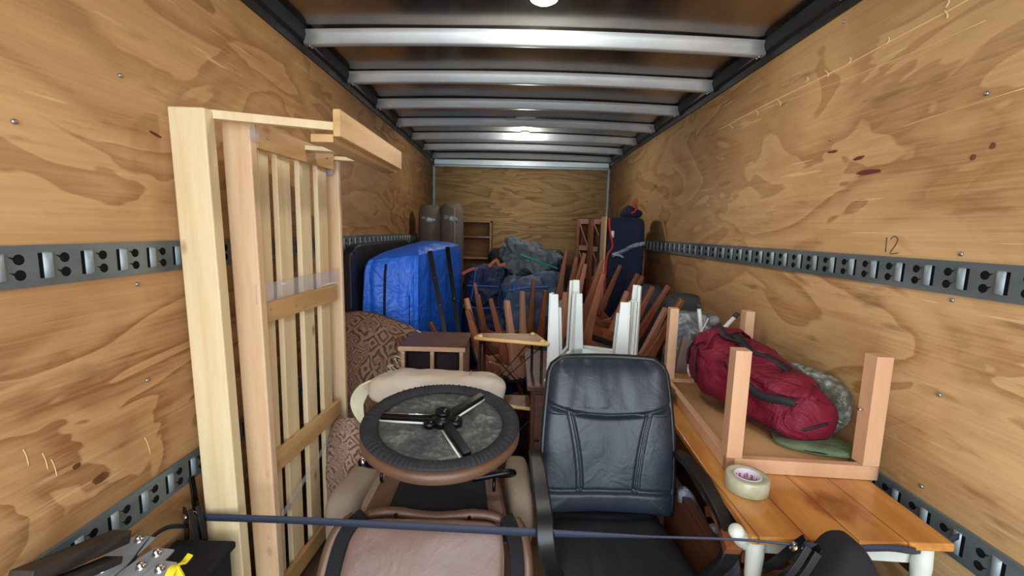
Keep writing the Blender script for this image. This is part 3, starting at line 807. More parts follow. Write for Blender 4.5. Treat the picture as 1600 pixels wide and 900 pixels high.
# ================================================================== OFFICE CHAIR
oc = thing('office_chair', 'black leather high-back office chair facing the opening', 'office chair', (.37, 1.35, 0))
cx = .372
def chair_back(u, v, off=0):     # u -1..1 across, v 0..1 up
    hw = .245 - .022 * v + .012 * math.sin(v * PI)
    rr = .10
    z = .50 + v * .56
    if v > .88: hw -= .045 * ((v - .88) / .12) ** 3
    x = cx + u * hw + .010 * v
    y = 1.565 + .16 * v - .05 * math.sin(v * PI * .9) * .6 - .022 * u * u
    return V((x, y, z)), hw
bk = MB()
def bfn(side):
    def f(u_, v):
        u = u_ * 2 - 1
        p_, hw = chair_back(u, v)
        e = 1 - max(abs(u) ** 6, abs(2 * v - 1) ** 10)
        t = .035 + .02 * (1 if v > .66 else .55)
        wr = .006 * noise.noise(V((u * 5, v * 3, 2))) if v > .7 else .003 * noise.noise(V((u * 3, v * 4, 2)))
        # creases between panels
        cr = 0
        vc = .72 - .075 * (1 - u * u) 
        cr += .016 * math.exp(-((v - vc) / .014) ** 2)
        cr += .016 * math.exp(-((v - .165) / .014) ** 2)
        if .165 < v < vc:
            k = (v - .165) / (vc - .165)
            uc = .40 + .20 * k ** 2
            cr += .011 * math.exp(-((abs(u) - uc) / .022) ** 2) + .008 * math.exp(-((abs(u) - uc - .055) / .016) ** 2)
        return p_ + V((0, (-1 if side else 1) * (t * max(e, 0) ** .5) + (cr + wr if side else 0), 0))
    return f
bk.sheet(bfn(True), 130, 140); bk.sheet(bfn(False), 20, 24); bk.uv = None
bko = bk.build('backrest', M['black_leather'], oc)
pp = [chair_back(-1, v / 20)[0] for v in range(21)] + [chair_back(-1 + 2 * k / 10, 1)[0] for k in range(1, 10)] + [chair_back(1, 1 - v / 20)[0] for v in range(21)]
MB().tube([p + V((0, .0, 0)) for p in pp], .012, 8).build('edge_piping', M['black_plastic'], bko)
st = MB()
def seatfn(u_, v, top=True):
    u = 2 * u_ - 1; hw = .205 + .065 * v
    y = 1.60 - .56 * v
    e = 1 - max(abs(u) ** 8, abs(2 * v - 1) ** 12)
    z = .44 + (.062 * max(e, 0) ** .45 if top else -.03 * max(e, 0) ** .5)
    if top:
        z -= .007 * math.exp(-((v - .14 - .02 * math.cos(u * 3)) / .012) ** 2) + .006 * math.exp(-((u + .42 - 0 * v) / .02) ** 2) * (v > .14)
        z += .008 * noise.noise(V((u * 2.5, v * 3, 5)))
        if v > .8: z -= .05 * ((v - .8) / .2) ** 2
    return V((cx + .005 + u * hw, y, z))
st.sheet(lambda a, b: seatfn(a, b), 40, 44); st.sheet(lambda a, b: seatfn(a, b, False), 12, 12); st.uv = None
sto = st.build('seat', M['black_soft'], oc)
MB().tube([V((cx + .005 + s * (.207 + .065 * v / 12), 1.60 - .56 * v / 12, .452)) for s in (1,) for v in range(13)], .004, 6).build('edge_piping', plain('grey_piping', (130, 134, 140), .5), sto)
# arm rests: flat pad sweeping forward then a support curving back to the seat
def arm(pxs, w_, name):
    MB().path_bar(spline(pxs, 6), w_, .022, (1, 0, 0)).build(name, M['black_plastic'], oc, bevel=.006, segs=3)
XA = .105
arm([(XA + .0, 1.62, .70), (XA - .0, 1.52, .725), (XA, 1.36, .735), (XA + .005, 1.22, .715), (XA + .01, 1.165, .66), (XA + .03, 1.19, .57), (XA + .06, 1.26, .47), (XA + .10, 1.3, .42)], .052, 'armrest')
XA = .655
arm([(XA - .02, 1.66, .70), (XA - .01, 1.54, .735), (XA - .0, 1.38, .735), (XA - .0, 1.22, .705), (XA - .01, 1.165, .65), (XA - .03, 1.19, .57), (XA - .05, 1.26, .47), (XA - .10, 1.3, .42)], .05, 'armrest')
MB().lathe([(.03, .12), (.03, .42)], (cx, 1.33, 0), (0, 0, 1), 16).build('gas_lift', M['black_metal'], oc)
MB().box(cx - .10, cx + .10, 1.2, 1.46, .40, .425).build('seat_plate', M['black_metal'], oc, bevel=.004)
for k in range(5):
    a = R(90 + 72 * k); d = V((math.cos(a), math.sin(a), 0))
    MB().bar(V((cx, 1.33, .12)) + d * .03, V((cx, 1.33, .075)) + d * .27, .045, .03, (0, 0, 1), .03, .02).build('base_spoke', M['black_plastic'], oc, bevel=.004)
    MB().lathe([(.024, -.018), (.026, 0), (.024, .018)], V((cx, 1.33, .026)) + d * .27, (-d.y, d.x, 0), 16).build('castor', M['black_plastic'], oc, bevel=.002)
MB().bar((cx, 1.46, .41), (cx, 1.64, .46), .07, .012, (1, 0, 0)).build('back_bracket', M['black_metal'], oc)

# ================================================================== BROWN RECLINER AND UPTURNED STOOL
rc = thing('recliner_chair', 'folded brown leather recliner chair, front middle, with black cloth underside showing', 'recliner', (-.2, 1.4, 0))
# underside panel, tilted towards the opening
A, B, C_, D_ = AY(558, 816, 1.42), AY(796, 820, 1.42), AY(780, 742, 1.66), AY(600, 738, 1.66)
nrm = (B - A).cross(D_ - A).normalized()
pm = MB(); th = -nrm * .07
pm.hexa([A + th, B + th, C_ + th, D_ + th, A, B, C_, D_])
pan = pm.build('underside_panel', M['brown_leather'], rc, bevel=.018, segs=4)
def quad(u, v, off=0): return A.lerp(B, u).lerp(D_.lerp(C_, u), v) + nrm * off
MB().sheet(lambda u, v: quad(.17 + .70 * u, .14 + .9 * v, .003 + .004 * noise.noise(V((u * 3, v * 3, 1)))), 20, 12).build('black_cloth', M['black_fabric'], pan, thick=.002)
for u in (.14, .90):
    MB().tube([quad(u, .18 + .1 * k, .003) for k in range(8)], .0018, 6).build('stitching', M['pale_brown_leather'], pan)
# folded leather roll
fr = spline([quad(.0, .02, .012), quad(.2, .08, .03), quad(.5, .03, .022), quad(.8, .06, .03), quad(1.0, .02, .012)], 6)
MB().tube(fr, [.018 + .006 * noise.noise(V((i * .7, 0, 0))) for i in range(len(fr))], 10).build('leather_fold', M['brown_leather'], rc, sub=1)
# big cushion
cA, cB = AY(553, 826, 1.40), AY(786, 830, 1.40)
cw = (cB - cA).length
cm = (cA + cB) / 2
rot = Matrix.Rotation(R(-38), 3, 'X')
MB().soft(cm + V((0, -.145, -.165)), (cw + .01, .085, .50), Matrix.Rotation(R(-40), 3, 'X'), p=9, n=22, amp=.005, freq=6).build('cushion', M['pale_brown_leather'], rc)
lo = []
mm = Matrix.Rotation(R(-40), 3, 'X')
for k in range(40):
    t = 2 * PI * k / 40; ex = abs(math.cos(t)) ** .3 * (1 if math.cos(t) > 0 else -1); ez = abs(math.sin(t)) ** .3 * (1 if math.sin(t) > 0 else -1)
    lo.append(cm + V((0, -.145, -.165)) + mm @ V((ex * (cw + .01) / 2, -.028, ez * .246)))
MB().tube(lo, .0045, 6, True).build('edge_piping', M['brown_leather'], rc)
# side wings
for pts in ([AY(563, 806, 1.42), AY(536, 830, 1.38), AY(520, 872, 1.33), AY(508, 930, 1.28)], [AY(800, 812, 1.42), AY(812, 835, 1.38), AY(818, 875, 1.33), AY(818, 935, 1.28)]):
    sgn = -1 if pts[0].x < -.3 else 1
    MB().path_bar(spline([p + V((-sgn * .022, 0, -.01)) for p in pts], 6), .045, .10, (1, 0, 0)).build('arm_wing', M['black_fabric'], rc, bevel=.015, segs=3)
    MB().tube(spline([p + V((sgn * .012, -.02, .01)) for p in pts], 6), .020, 10).build('arm_roll', M['brown_leather'], rc)
# tubular arms and hooks
MB().tube(spline([AY(564, 722, 1.56), AY(575, 724, 1.58), AY(610, 730, 1.62)], 4), .016, 12).build('arm_tube', M['black_metal'], rc)
MB().tube(spline([AY(738, 748, 1.55), AY(770, 742, 1.56), AY(796, 738, 1.57), AY(801, 740, 1.60), AY(780, 742, 1.64)], 4), .013, 12).build('arm_tube', M['black_metal'], rc)
MB().lathe([(.005, 0), (.02, .002), (.02, .012), (.004, .016)], AY(564, 722, 1.55), (1, .4, .1), 14).build('arm_cap', M['chrome'], rc)
for px, py, Y in ((597, 744, 1.58), (772, 758, 1.55), (618, 814, 1.405), (733, 818, 1.405)):
    c = AY(px, py, Y)
    MB().tube([c + V((0, 0, -.022)), c + V((0, -.012, -.008)), c + V((0, -.008, .014)), c + V((0, .006, .02))], .0065, 8).build('metal_hook', M['black_metal'], rc)

# upturned round stool
so = AY(690, 663, 1.42)
tiltm = Matrix.Rotation(R(-12), 3, 'Y').inverted() @ Matrix.Identity(3)
ax = (Matrix.Rotation(R(7), 3, 'X') @ Matrix.Rotation(R(1.5), 3, 'Y')) @ V((0, 0, 1))
RS = .262
fs_ = thing('footstool', 'round brown leather footstool turned upside down on the recliner', 'footstool', so - ax * .05)
e1, e2 = frame_from(ax, (0, 1, 0)); e2 = -e2      # e1 away, e2 right
if e2.x < 0: e2 = -e2
MB().lathe([(.02, -.052), (RS * .8, -.051), (RS * .96, -.042), (RS * 1.01, -.026), (RS * 1.005, -.010), (RS * .98, -.001), (RS * .9, .002), (.02, .002)], so, ax, 72).build('cushion', M['brown_leather'], fs_)
def rp(r, t, h): return so + (e2 * math.cos(t) + e1 * math.sin(t)) * r + ax * h
def ringf(u, v):
    t = 2 * PI * u; r = RS * (1.0 - .215 * v)
    pl = .0022 * math.sin(t * 88 + 3 * math.sin(t * 7)) * math.sin(PI * min(1, v * 1.1 + .12)) + .0016 * math.sin(t * 143 + 2 * math.sin(t * 11))
    return rp(r, t, .004 + .017 * math.sin(PI * (.18 + .75 * v)) + pl)
MB().sheet(ringf, 432, 7, True).build('gathered_edge', M['gathered'], fs_, thick=.002)
MB().sheet(lambda u, v: rp(RS * .80 * v + .0001, 2 * PI * u, .007 + .003 * noise.noise(V((u * 6, v * 4, 0)))), 64, 10, True).build('felt_base', M['felt'], fs_, thick=.001)
hubp = rp(.012, R(-60), .02)
cl = hubp
MB().lathe([(.035, -.012), (.035, .014), (.020, .016), (.020, .030), (.026, .031), (.026, .038), (.001, .040)], hubp, ax, 24).build('hub', M['black_metal'], fs_)
MB().lathe([(.024, -.008), (.024, .012), (.001, .013)], hubp + e2 * .042 + e1 * -.006, ax, 20).build('hub', M['black_metal'], fs_)
MB().lathe([(.020, -.008), (.020, .010), (.001, .011)], hubp - e2 * .04 - e1 * .024, ax, 20).build('hub', M['black_metal'], fs_)
for px, py in ((597, 655), (757, 620), (730, 716)):
    d = ray(px, py); tt = (so - CAM).dot(ax) / d.dot(ax); tp = CAM + d * tt + ax * .012
    dv = (tp - hubp).normalized(); sd = ax.cross(dv)
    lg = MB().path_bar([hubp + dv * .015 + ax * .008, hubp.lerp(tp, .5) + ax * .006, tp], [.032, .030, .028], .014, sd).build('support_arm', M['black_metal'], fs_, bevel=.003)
    sgn = -1 if px < 700 else (-1 if py > 700 else 1)
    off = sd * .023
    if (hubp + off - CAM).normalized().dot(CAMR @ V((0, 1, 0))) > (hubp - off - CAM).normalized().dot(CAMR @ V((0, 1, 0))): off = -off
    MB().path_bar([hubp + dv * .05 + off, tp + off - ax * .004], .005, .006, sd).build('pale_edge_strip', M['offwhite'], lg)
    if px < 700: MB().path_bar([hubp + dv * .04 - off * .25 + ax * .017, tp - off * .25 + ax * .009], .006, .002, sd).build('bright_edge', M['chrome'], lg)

# ================================================================== CREAM ARMCHAIR BEHIND
ca = thing('armchair', 'cream leather armchair, its rolled headrest showing behind the round stool', 'armchair', (-.33, 1.95, 0))
a_, b_ = AY(578, 605, 1.98), AY(788, 605, 1.98)
md_ = (a_ + b_) / 2; wv = (b_ - a_).length
MB().soft(md_ + V((0, .0, -.01)), (wv, .17, .17), None, p=3.2, n=40, amp=.009, freq=7, seed=3, crump=.007).build('headrest', M['cream_leather'], ca)
for u in (.28, .73):
    c = a_.lerp(b_, u) + V((0, 0, -.01))
    MB().tube([c + V((.012 * math.sin(t), -.088 * math.cos(t), .088 * math.sin(t))) for t in [k * PI / 10 - .4 for k in range(11)]], .0022, 5).build('seam', plain('cream_seam', (160, 146, 128), .7), ca)
MB().soft(md_ + V((.03, .02, -.32)), (.52, .15, .52), None, p=5, n=14).build('backrest', M['cream_leather'], ca)
MB().soft((-.33, 1.74, .42), (.50, .42, .16), None, p=5, n=14).build('seat', M['taupe'], ca)
MB().soft((-.635, 1.74, .375), (.14, .36, .27), Matrix.Rotation(R(-6), 3, 'Z'), p=4, n=14, amp=.008, freq=5).build('arm', M['taupe'], ca)
MB().soft((.045, 1.72, .43), (.11, .36, .28), Matrix.Rotation(R(4), 3, 'Z'), p=4, n=14, amp=.008, freq=5).build('arm', M['taupe'], ca)
MB().box(-.66, .05, 1.56, 1.95, .05, .36).build('frame', M['dark_wood'], ca, bevel=.01)
for x, y in ((-.62, 1.6), (.0, 1.6), (-.62, 1.9), (.0, 1.9)):
    MB().bar((x, y, .06), (x, y, 0), .045, .045, (1, 0, 0)).build('leg', M['dark_wood'], ca)
# cream cloth hanging by the headrest
pc = [AY(590, 592, 2.0), AY(570, 606, 2.02), AY(558, 630, 2.02), AY(566, 660, 2.0)]
sp = spline(pc, 6)
MB().path_bar(sp, [.02 + .05 * math.sin(PI * i / (len(sp) - 1)) for i in range(len(sp))], .012, (1, .5, 0)).build('cloth_bundle', M['creamcloth'], None, base=pc[2], bevel=.004)
tag(bpy.data.objects['cloth_bundle'], 'pale cream cloth tucked beside the cream headrest', 'cloth')

# ================================================================== RUGS
def pgrid(rows, nsub=8, thick=.012, wav=.012, uvs=(1, 1), seed=0):
    """cloth through rows of points (each row left to right, rows top to bottom)"""
    RW = [spline([AY(*q) for q in r], nsub) for r in rows]
    cols = [spline([rw[i] for rw in RW], nsub) for i in range(len(RW[0]))]
    nu, nv = len(cols) - 1, len(cols[0]) - 1
    mb = MB()
    def fn(u, v):
        p_ = cols[int(round(u * nu))][int(round(v * nv))].copy()
        return p_ + noise.noise_vector(p_ * 5 + V((seed, 0, 0))) * wav + noise.noise_vector(p_ * 14) * wav * .3
    mb.sheet(fn, nu, nv, False, uvs); return mb
rg = thing('rug', 'brown patterned oriental rug draped upright in front of the blue cover', 'rug', (-.75, 2.5, .3))
rows = [[(537, 489, 2.75), (572, 488, 2.8), (608, 497, 2.78), (652, 517, 2.7)],
        [(530, 525, 2.62), (568, 520, 2.66), (608, 530, 2.64), (644, 548, 2.6)],
        [(524, 580, 2.45), (560, 580, 2.5), (596, 585, 2.5), (628, 592, 2.48)],
        [(519, 640, 2.3), (545, 645, 2.3), (566, 648, 2.32), (590, 650, 2.34)],
        [(528, 690, 2.25), (548, 690, 2.25), (565, 690, 2.3), (585, 690, 2.3)],
        [(528, 780, 2.25), (548, 780, 2.28), (565, 780, 2.3), (585, 780, 2.3)]]
MB_r = pgrid(rows, 8, .012, .014, (.55, 1.0)); MB_r.build('pile', M['rug'], rg, thick=.012)
top = spline([AY(*q) for q in rows[0]], 8)
MB().tube(top, .006, 6).build('bound_edge', M['pencil'], rg)
fb = MB()
rr = random.Random(3)
for k in range(34):
    t = k / 33; c = AY(652 - 52 * t, 517 + 66 * t, 2.68 - .16 * t); 
    q = [c, c + V((rr.uniform(.0, .05), -.02 - rr.random() * .02, rr.uniform(-.01, .03))), c + V((rr.uniform(.02, .10), -.03 - rr.random() * .03, rr.uniform(-.04, .03)))]
    fb.tube(spline(q, 3), .0045, 5)
fb.build('fringe', M['creamcloth'], rg)
rg2 = thing('rug', 'paler flowered rug hanging in folds low beside the pine slats', 'rug', (-.74, 2.0, .1))
rows = [[(522, 662, 2.12), (535, 655, 2.08), (552, 652, 2.04), (572, 662, 2.06)],
        [(516, 700, 2.05), (532, 690, 1.98), (550, 690, 1.95), (578, 700, 1.98)],
        [(513, 745, 1.98), (528, 742, 1.92), (545, 740, 1.90), (578, 745, 1.93)],
        [(511, 800, 1.92), (524, 800, 1.88), (540, 800, 1.86), (570, 800, 1.88)],
        [(511, 860, 1.86), (524, 860, 1.82), (538, 860, 1.8), (560, 860, 1.82)]]
pgrid(rows, 8, .012, .02, (.4, .9), 5).build('pile', M['rug_pale'], rg2, thick=.012)

# ================================================================== CD CABINET
p = AY(675, 545, 2.30); zt = p.z
x0, x1 = AY(627, 546, 2.30).x, AY(724, 546, 2.30).x
cc = thing('disc_cabinet', 'small walnut disc cabinet with two dark slotted bays', 'cabinet', ((x0 + x1) / 2, 2.42, 0))
yb_ = AZ(675, 521, zt).y
MB().box(x0 - .012, x1 + .012, 2.285, yb_, zt - .004, zt + .012).build('top_board', M['walnut'], cc, bevel=.002)
MB().box(x0 - .012, x1 + .012, 2.278, 2.29, zt - .010, zt + .013).build('pale_edging', M['oakedge'], cc, bevel=.002)
xm = (x0 + x1) / 2
for xx in (x0 + .01, xm, x1 - .01):
    MB().box(xx - .010, xx + .010, 2.29, yb_ - .01, 0, zt - .004).build('upright_panel', M['oakedge'] , cc, bevel=.001)
MB().box(x0, x1, yb_ - .012, yb_ - .004, 0, zt - .004).build('back_panel', M['black_fabric'], cc)
rk = MB()
for xx in (x0 + .02, xm - .016, xm + .010, x1 - .026):
    for k in range(34):
        z = zt - .02 - k * .013
        rk.box(xx, xx + .006, 2.30, yb_ - .03, z - .0025, z + .0025)
rk.build('slotted_rack', M['black_plastic'], cc, smooth=False)
MB().box(x0 + .02, x1 - .02, 2.34, yb_ - .02, .03, zt - .006).build('rack_liner', plain('dark_liner', (38, 28, 32), .8), cc)
MB().box(x0, x1, 2.29, yb_ - .01, 0, .03).build('base_board', M['walnut'], cc)

# ================================================================== TRIANGULAR STAND
ts = thing('plant_stand', 'three-tier blond wood stand with thin black metal legs and wire crosses', 'plant stand', (.03, 2.2, 0))
ZT = AY(743, 526, 2.14).z
def tier(z, name, sc=1.0, mat='oak'):
    pts = [AZ(743, 526, ZT), AZ(856, 536, ZT), AZ(838, 522, ZT), AZ(751, 521, ZT)]
    pts = [V((p_.x, p_.y, z)) for p_ in pts]
    c = sum(pts, V((0, 0, 0))) / 4
    pts = [c + (p_ - c) * sc for p_ in pts]
    t = .016
    o = MB().hexa([p_ - V((0, 0, t)) for p_ in pts] + pts).build(name, M[mat], ts, bevel=.003)
    e = MB()
    for k in range(4): e.tube([pts[k] - V((0, 0, t / 2)), pts[(k + 1) % 4] - V((0, 0, t / 2))], .0095, 8)
    e.build('shelf_edge', M['blond'], o)
    return pts, c
tp, tc_ = tier(ZT, 'top_shelf')
tier(ZT - .33, 'middle_shelf', 1.0); tier(ZT - .70, 'lower_shelf', 1.0)
lp_ = [tc_ + (q - tc_) * .86 for q in tp]
lgp = [lp_[0] + V((0, 0, 0)), lp_[1], lp_[2], lp_[3]]
for q in lgp:
    MB().tube([V((q.x, q.y, ZT)), V((q.x, q.y, 0))], .007, 8).build('leg', M['black_metal'], ts)
for q in (lp_[0], lp_[1], lp_[2]):
    MB().lathe([(.014, 0), (.014, .005), (.008, .010), (.001, .011)], V((q.x, q.y, ZT)), (0, 0, 1), 12).build('brass_knob', M['blond'], ts)
wr = MB()
for a, b in ((0, 1), (0, 2)):
    for zA, zB in ((ZT - .02, ZT - .33), (ZT - .35, ZT - .68)):
        wr.tube([V((lgp[a].x, lgp[a].y, zA)), V((lgp[b].x, lgp[b].y, zB))], .0028, 6); wr.tube([V((lgp[a].x, lgp[a].y, zB)), V((lgp[b].x, lgp[b].y, zA))], .0028, 6)
wr.build('wire_cross', M['black_metal'], ts)

# ================================================================== BLUE COVERED WARDROBE, BLACK HEADBOARD, BROWN ROLLS
nb = AY(652, 400, 3.06); lb = AY(557, 408, 2.98); fr_ = AY(725, 382, 4.15)
wd = thing('fabric_wardrobe', 'bright blue nylon-covered wardrobe with black zips, left side', 'wardrobe', ((nb.x + lb.x) / 2, 3.6, 0))
lf = lb + (fr_ - nb) * 1.0; lf.x = max(lf.x, -1.06)
def wdf(u, v):
    """side walls of the cover: u runs round the four corners, v up"""
    cs = [lb, nb, fr_, V((lf.x + .05, fr_.y, fr_.z))]
    k = u * 4; i = int(k) % 4; t = k - int(k)
    ts_ = t * t * (3 - 2 * t) * .35 + t * .65
    a, b = cs[i], cs[(i + 1) % 4]
    p_ = a.lerp(b, ts_)
    c = sum(cs, V((0, 0, 0))) / 4
    # round the corners
    e = min(t, 1 - t); rnd = 1 - .05 * max(0, 1 - e / .12) ** 2
    p_ = c + (p_ - c) * rnd
    z = p_.z * v
    d = (p_ - c); d.z = 0; d.normalize()
    f = .012 * math.sin(u * 4 * 16 + 2.5 * math.sin(u * 23)) + .012 * math.sin(u * 4 * 9) * (1 - v * .55) + .010 * noise.noise(V((u * 30, v * 4, 1))) + .012 * math.sin(PI * v)
    lean = -.05 * v if i == 0 else -.02 * v
    tp_ = 1 - max(0, (v - .93) / .07) ** 2 * .06
    q = V((c.x + (p_.x - c.x) * tp_, c.y + (p_.y - c.y) * tp_, z)) + d * (f + lean)
    q.x = max(q.x, -1.048)
    return q
mb = MB().sheet(wdf, 200, 30, True)
mb.build('blue_cover', M['blue'], wd)
def topf(u, v):
    ring = wdf(u, 1.0); c = V((sum(q.x for q in (lb, nb, fr_, lf)) / 4, sum(q.y for q in (lb, nb, fr_, lf)) / 4, 1.41))
    p_ = ring.lerp(c, v); p_.z += .03 * math.sin(min(1, v * 2.2) * PI / 2) + .006 * noise.noise(V((p_.x * 8, p_.y * 8, 0))); return p_
MB().sheet(topf, 100, 8, True).build('cover_top', M['blue'], wd)
def wstripe(u, v0, v1, r, mat, name):
    MB().tube([wdf(u, v0 + (v1 - v0) * k / 14) + (wdf(u, .5) - V(((lb.x + fr_.x) / 2, 3.6, wdf(u, .5).z))).normalized() * .006 for k in range(15)], r, 6).build(name, M[mat], wd)
wstripe(.108, 0.2, .97, .009, 'black_fabric', 'zip')
wstripe(.205, 0.3, .8, .003, 'navy', 'seam')
for (pa_, pb_) in (((672, 392, 3.32), (697, 530, 3.1)), ((699, 386, 3.62), (722, 560, 3.2)), ((726, 436, 3.5), (756, 600, 2.98))):
    q0, q1 = AY(*pa_), AY(*pb_); d = q1 - q0; q2 = q0 + d * (q0.z / -d.z)
    n_ = {672: 'silver-dotted', 699: 'second', 726: 'rightmost'}[pa_[0]]
    t = thing('metal_pole', {672: 'flat black pole leaning on the blue cover, leftmost of three', 699: 'flat black pole leaning on the blue cover, middle of three', 726: 'slim black pole between the blue cover and the navy bags'}[pa_[0]], 'pole', q2, 'black poles by the blue cover')
    MB().bar(q2, q0, .034 if pa_[0] != 726 else .022, .012, (1, 0, 0)).build('pole_shaft', M['black_metal'], t, bevel=.002)
    sm = MB()
    for f in (.72, .86): sm.lathe([(.004, 0), (.003, .003)], q2.lerp(q0, f) + V((0, -.008, 0)), (0, -1, 0), 8)
    sm.build('rivets', M['chrome'], t)
hb = thing('headboard', 'black padded leather headboard standing along the left wall behind the blue cover', 'headboard', (-1.09, 3.6, 0))
MB().soft((-1.094, 3.72, .715), (.075, 1.62, 1.43), None, p=14, n=22).build('padded_panel', M['black_soft'], hb)
MB().soft((-1.09, 2.93, .69), (.07, .10, 1.38), None, p=6, n=12).build('end_bolster', M['black_soft'], hb)
for k, (pxa, pxb, lab) in enumerate((((655, 320), (690, 378), 'left one of two grey-brown rolled cushions by the back wall'), ((689, 318), (724, 378), 'right one of two grey-brown rolled cushions by the back wall'))):
    Y = 4.95
    A_, B_ = AY(pxa[0], pxa[1], Y), AY(pxb[0], pxa[1], Y)
    t = thing('rolled_mattress', lab, 'rolled mattress', ((A_.x + B_.x) / 2, Y, 0), 'grey-brown rolls at the back')
    r_ = (B_.x - A_.x) / 2; xc = (A_.x + B_.x) / 2; z = A_.z
    MB().lathe([(r_ * .9, 0), (r_, .05), (r_ * 1.03, 1.0), (r_ * 1.06, 1.4), (r_ * 1.02, z - .10), (r_ * .93, z - .03), (r_ * .7, z), (.02, z + .005)], (xc, Y, 0), (0, 0, 1), 28).build('roll', M['greybrown'], t)
    if k: MB().tube([(xc + r_ * .35, Y - r_ * .97, 1.1), (xc + r_ * .37, Y - r_ * 1.0, 1.5), (xc + r_ * .33, Y - r_ * .95, z - .05)], .006, 6).build('piping', M['rag'], t)
    MB().path_bar([(xc - r_ * .6, Y - r_ * .86, z - .15), (xc, Y - r_ * 1.08, z - .16), (xc + r_ * .6, Y - r_ * .88, z - .18)], .05, .003, (0, 0, 1)).build('tape_band', M['wrap'], t)

# ================================================================== BACK: BOOKCASE, BAGS, SHELF FRAME, BLANKET-WRAPPED MATTRESS
bxL, bxR = AY(712, 345, 5.85).x, AY(768, 346, 5.85).x; bz = AY(740, 346, 5.85).z
bc = thing('bookcase', 'brown wooden bookcase with open shelves against the back wall', 'bookcase', ((bxL + bxR) / 2, 6.0, 0))
for x in (bxL, bxR - .022): MB().box(x, x + .022, 5.86, 6.2, 0, bz + .01).build('side_panel', M['shelf_wood'], bc, bevel=.002)
MB().box(bxL, bxR, 6.18, 6.20, 0, bz).build('back_panel', M['shelf_wood'], bc)
MB().box(bxL, bxR, 5.86, 6.2, bz - .01, bz + .012).build('top_board', M['shelf_wood'], bc, bevel=.002)
for py in (370, 403, 440, 480, 520):
    z = AY(740, py, 5.9).z; MB().box(bxL + .02, bxR - .02, 5.875, 6.18, z - .012, z + .012).build('shelf', M['teak'] if py == 370 else M['shelf_wood'], bc, bevel=.002)

def bag(name, mat, pxa, pxb, Y, dep, label, cat='bag', z0=0.0, p=4, amp=.03, freq=4, cords=(), cordmat='bluecord', seed=1, group=None, shape=None, n=26, crump=.025):
    A_, B_ = AY(pxa[0], pxa[1], Y), AY(pxb[0], pxb[1], Y)
    z1 = A_.z; zb = z0 if z0 is not None else B_.z
    xc = (A_.x + B_.x) / 2
    t = thing(name, label, cat, (xc, Y + dep / 2, zb), group)
    MB().soft((xc, Y + dep / 2, (z1 + zb) / 2), (B_.x - A_.x, dep, z1 - zb), None, p=p, n=n, amp=amp, freq=freq, seed=seed, shape=shape, crump=crump).build('bag_body', M[mat], t)
    for pts in cords:
        MB().tube(spline([AY(a, b, Y - .025) for a, b in pts], 4), .009, 6).build('trim_cord', M[cordmat], t)
    return t
bag('laundry_bag', 'navybag', (724, 416), (792, 480), 4.1, .5, 'navy woven bag with blue cord trim, upper of two', z0=.80, cords=[[(728, 446), (757, 447), (780, 448)], [(744, 418), (740, 446), (736, 470)]], seed=2)
bag('laundry_bag', 'navybag', (722, 474), (792, 520), 4.05, .5, 'navy woven bag under the other navy bag', z0=0, cords=[[(726, 478), (752, 482), (785, 480)]], seed=5)
bag('laundry_bag', 'bluegrey', (773, 438), (882, 520), 3.75, .6, 'big faded blue-grey woven bag in the middle of the load', z0=0, crump=.045, n=40, cords=[[(790, 455), (820, 450), (860, 448)], [(803, 440), (804, 450), (803, 458)]], seed=8, amp=.04)
bag('laundry_bag', 'bluegrey', (828, 425), (882, 470), 4.1, .4, 'smaller blue-grey bag under the grey bag, right side', z0=.9, cords=[[(850, 436), (850, 450), (849, 462)]], cordmat='tealcord', seed=12, amp=.03)
def tarp_shape(q):
    # a peak on the left that slopes down to the right
    k = (q.x + 1) / 2
    if q.z > -.2: q.z = -.2 + (q.z + .2) * (1.0 - .52 * k ** .8)
    if q.x > 0: pass
    q.y *= (1 - .25 * max(0, q.z))
    if q.z > .3: q.x = q.x * .8 - .12
    return q
bag('tarpaulin_bundle', 'tarp', (786, 366), (876, 470), 4.3, .7, 'crumpled grey tarpaulin bag peaked on top of the bag pile', 'tarpaulin', z0=1.05, p=3.2, amp=.045, freq=5, cords=[[(812, 398), (840, 408), (872, 420)]], cordmat='tealcord', seed=21, shape=tarp_shape, n=44, crump=.06)
bag('backpack', 'black_fabric', (764, 391), (793, 420), 4.7, .3, 'black bag left of the grey tarpaulin peak', z0=.9, seed=4, n=12)
bag('backpack', 'black_fabric', (870, 414), (905, 480), 4.2, .4, 'black bag with orange-brown strap between blue bags and wooden frames', z0=0, seed=6, n=12, cords=[[(876, 430), (878, 450), (884, 470)]], cordmat='orange_strap')
bag('backpack', 'darkgrey', (848, 394), (882, 430), 4.8, .4, 'dark bag behind the grey tarpaulin, right side', z0=.9, seed=9, n=12)
for pts, lab in (([(722, 428), (738, 420), (746, 421)], 'orange-brown wooden hanger piece lying on the navy bag, left'), ([(764, 416), (776, 406), (780, 414), (790, 412)], 'orange-brown strap loop lying near the black bag')):
    q = [AY(a, b, 4.08) for a, b in pts]
    o = MB().path_bar(spline(q, 3), .03, .015, (0, 0, 1)).build('leather_strap', M['orange_strap'], None, base=q[0], bevel=.002); tag(o, lab, 'strap')
# stone coloured folded cushion
bag('seat_cushion', 'rag', (862, 475), (912, 560), 3.0, .22, 'pale stone fabric cushion between the white legs', 'cushion', z0=.3, seed=3, p=5, amp=.02)
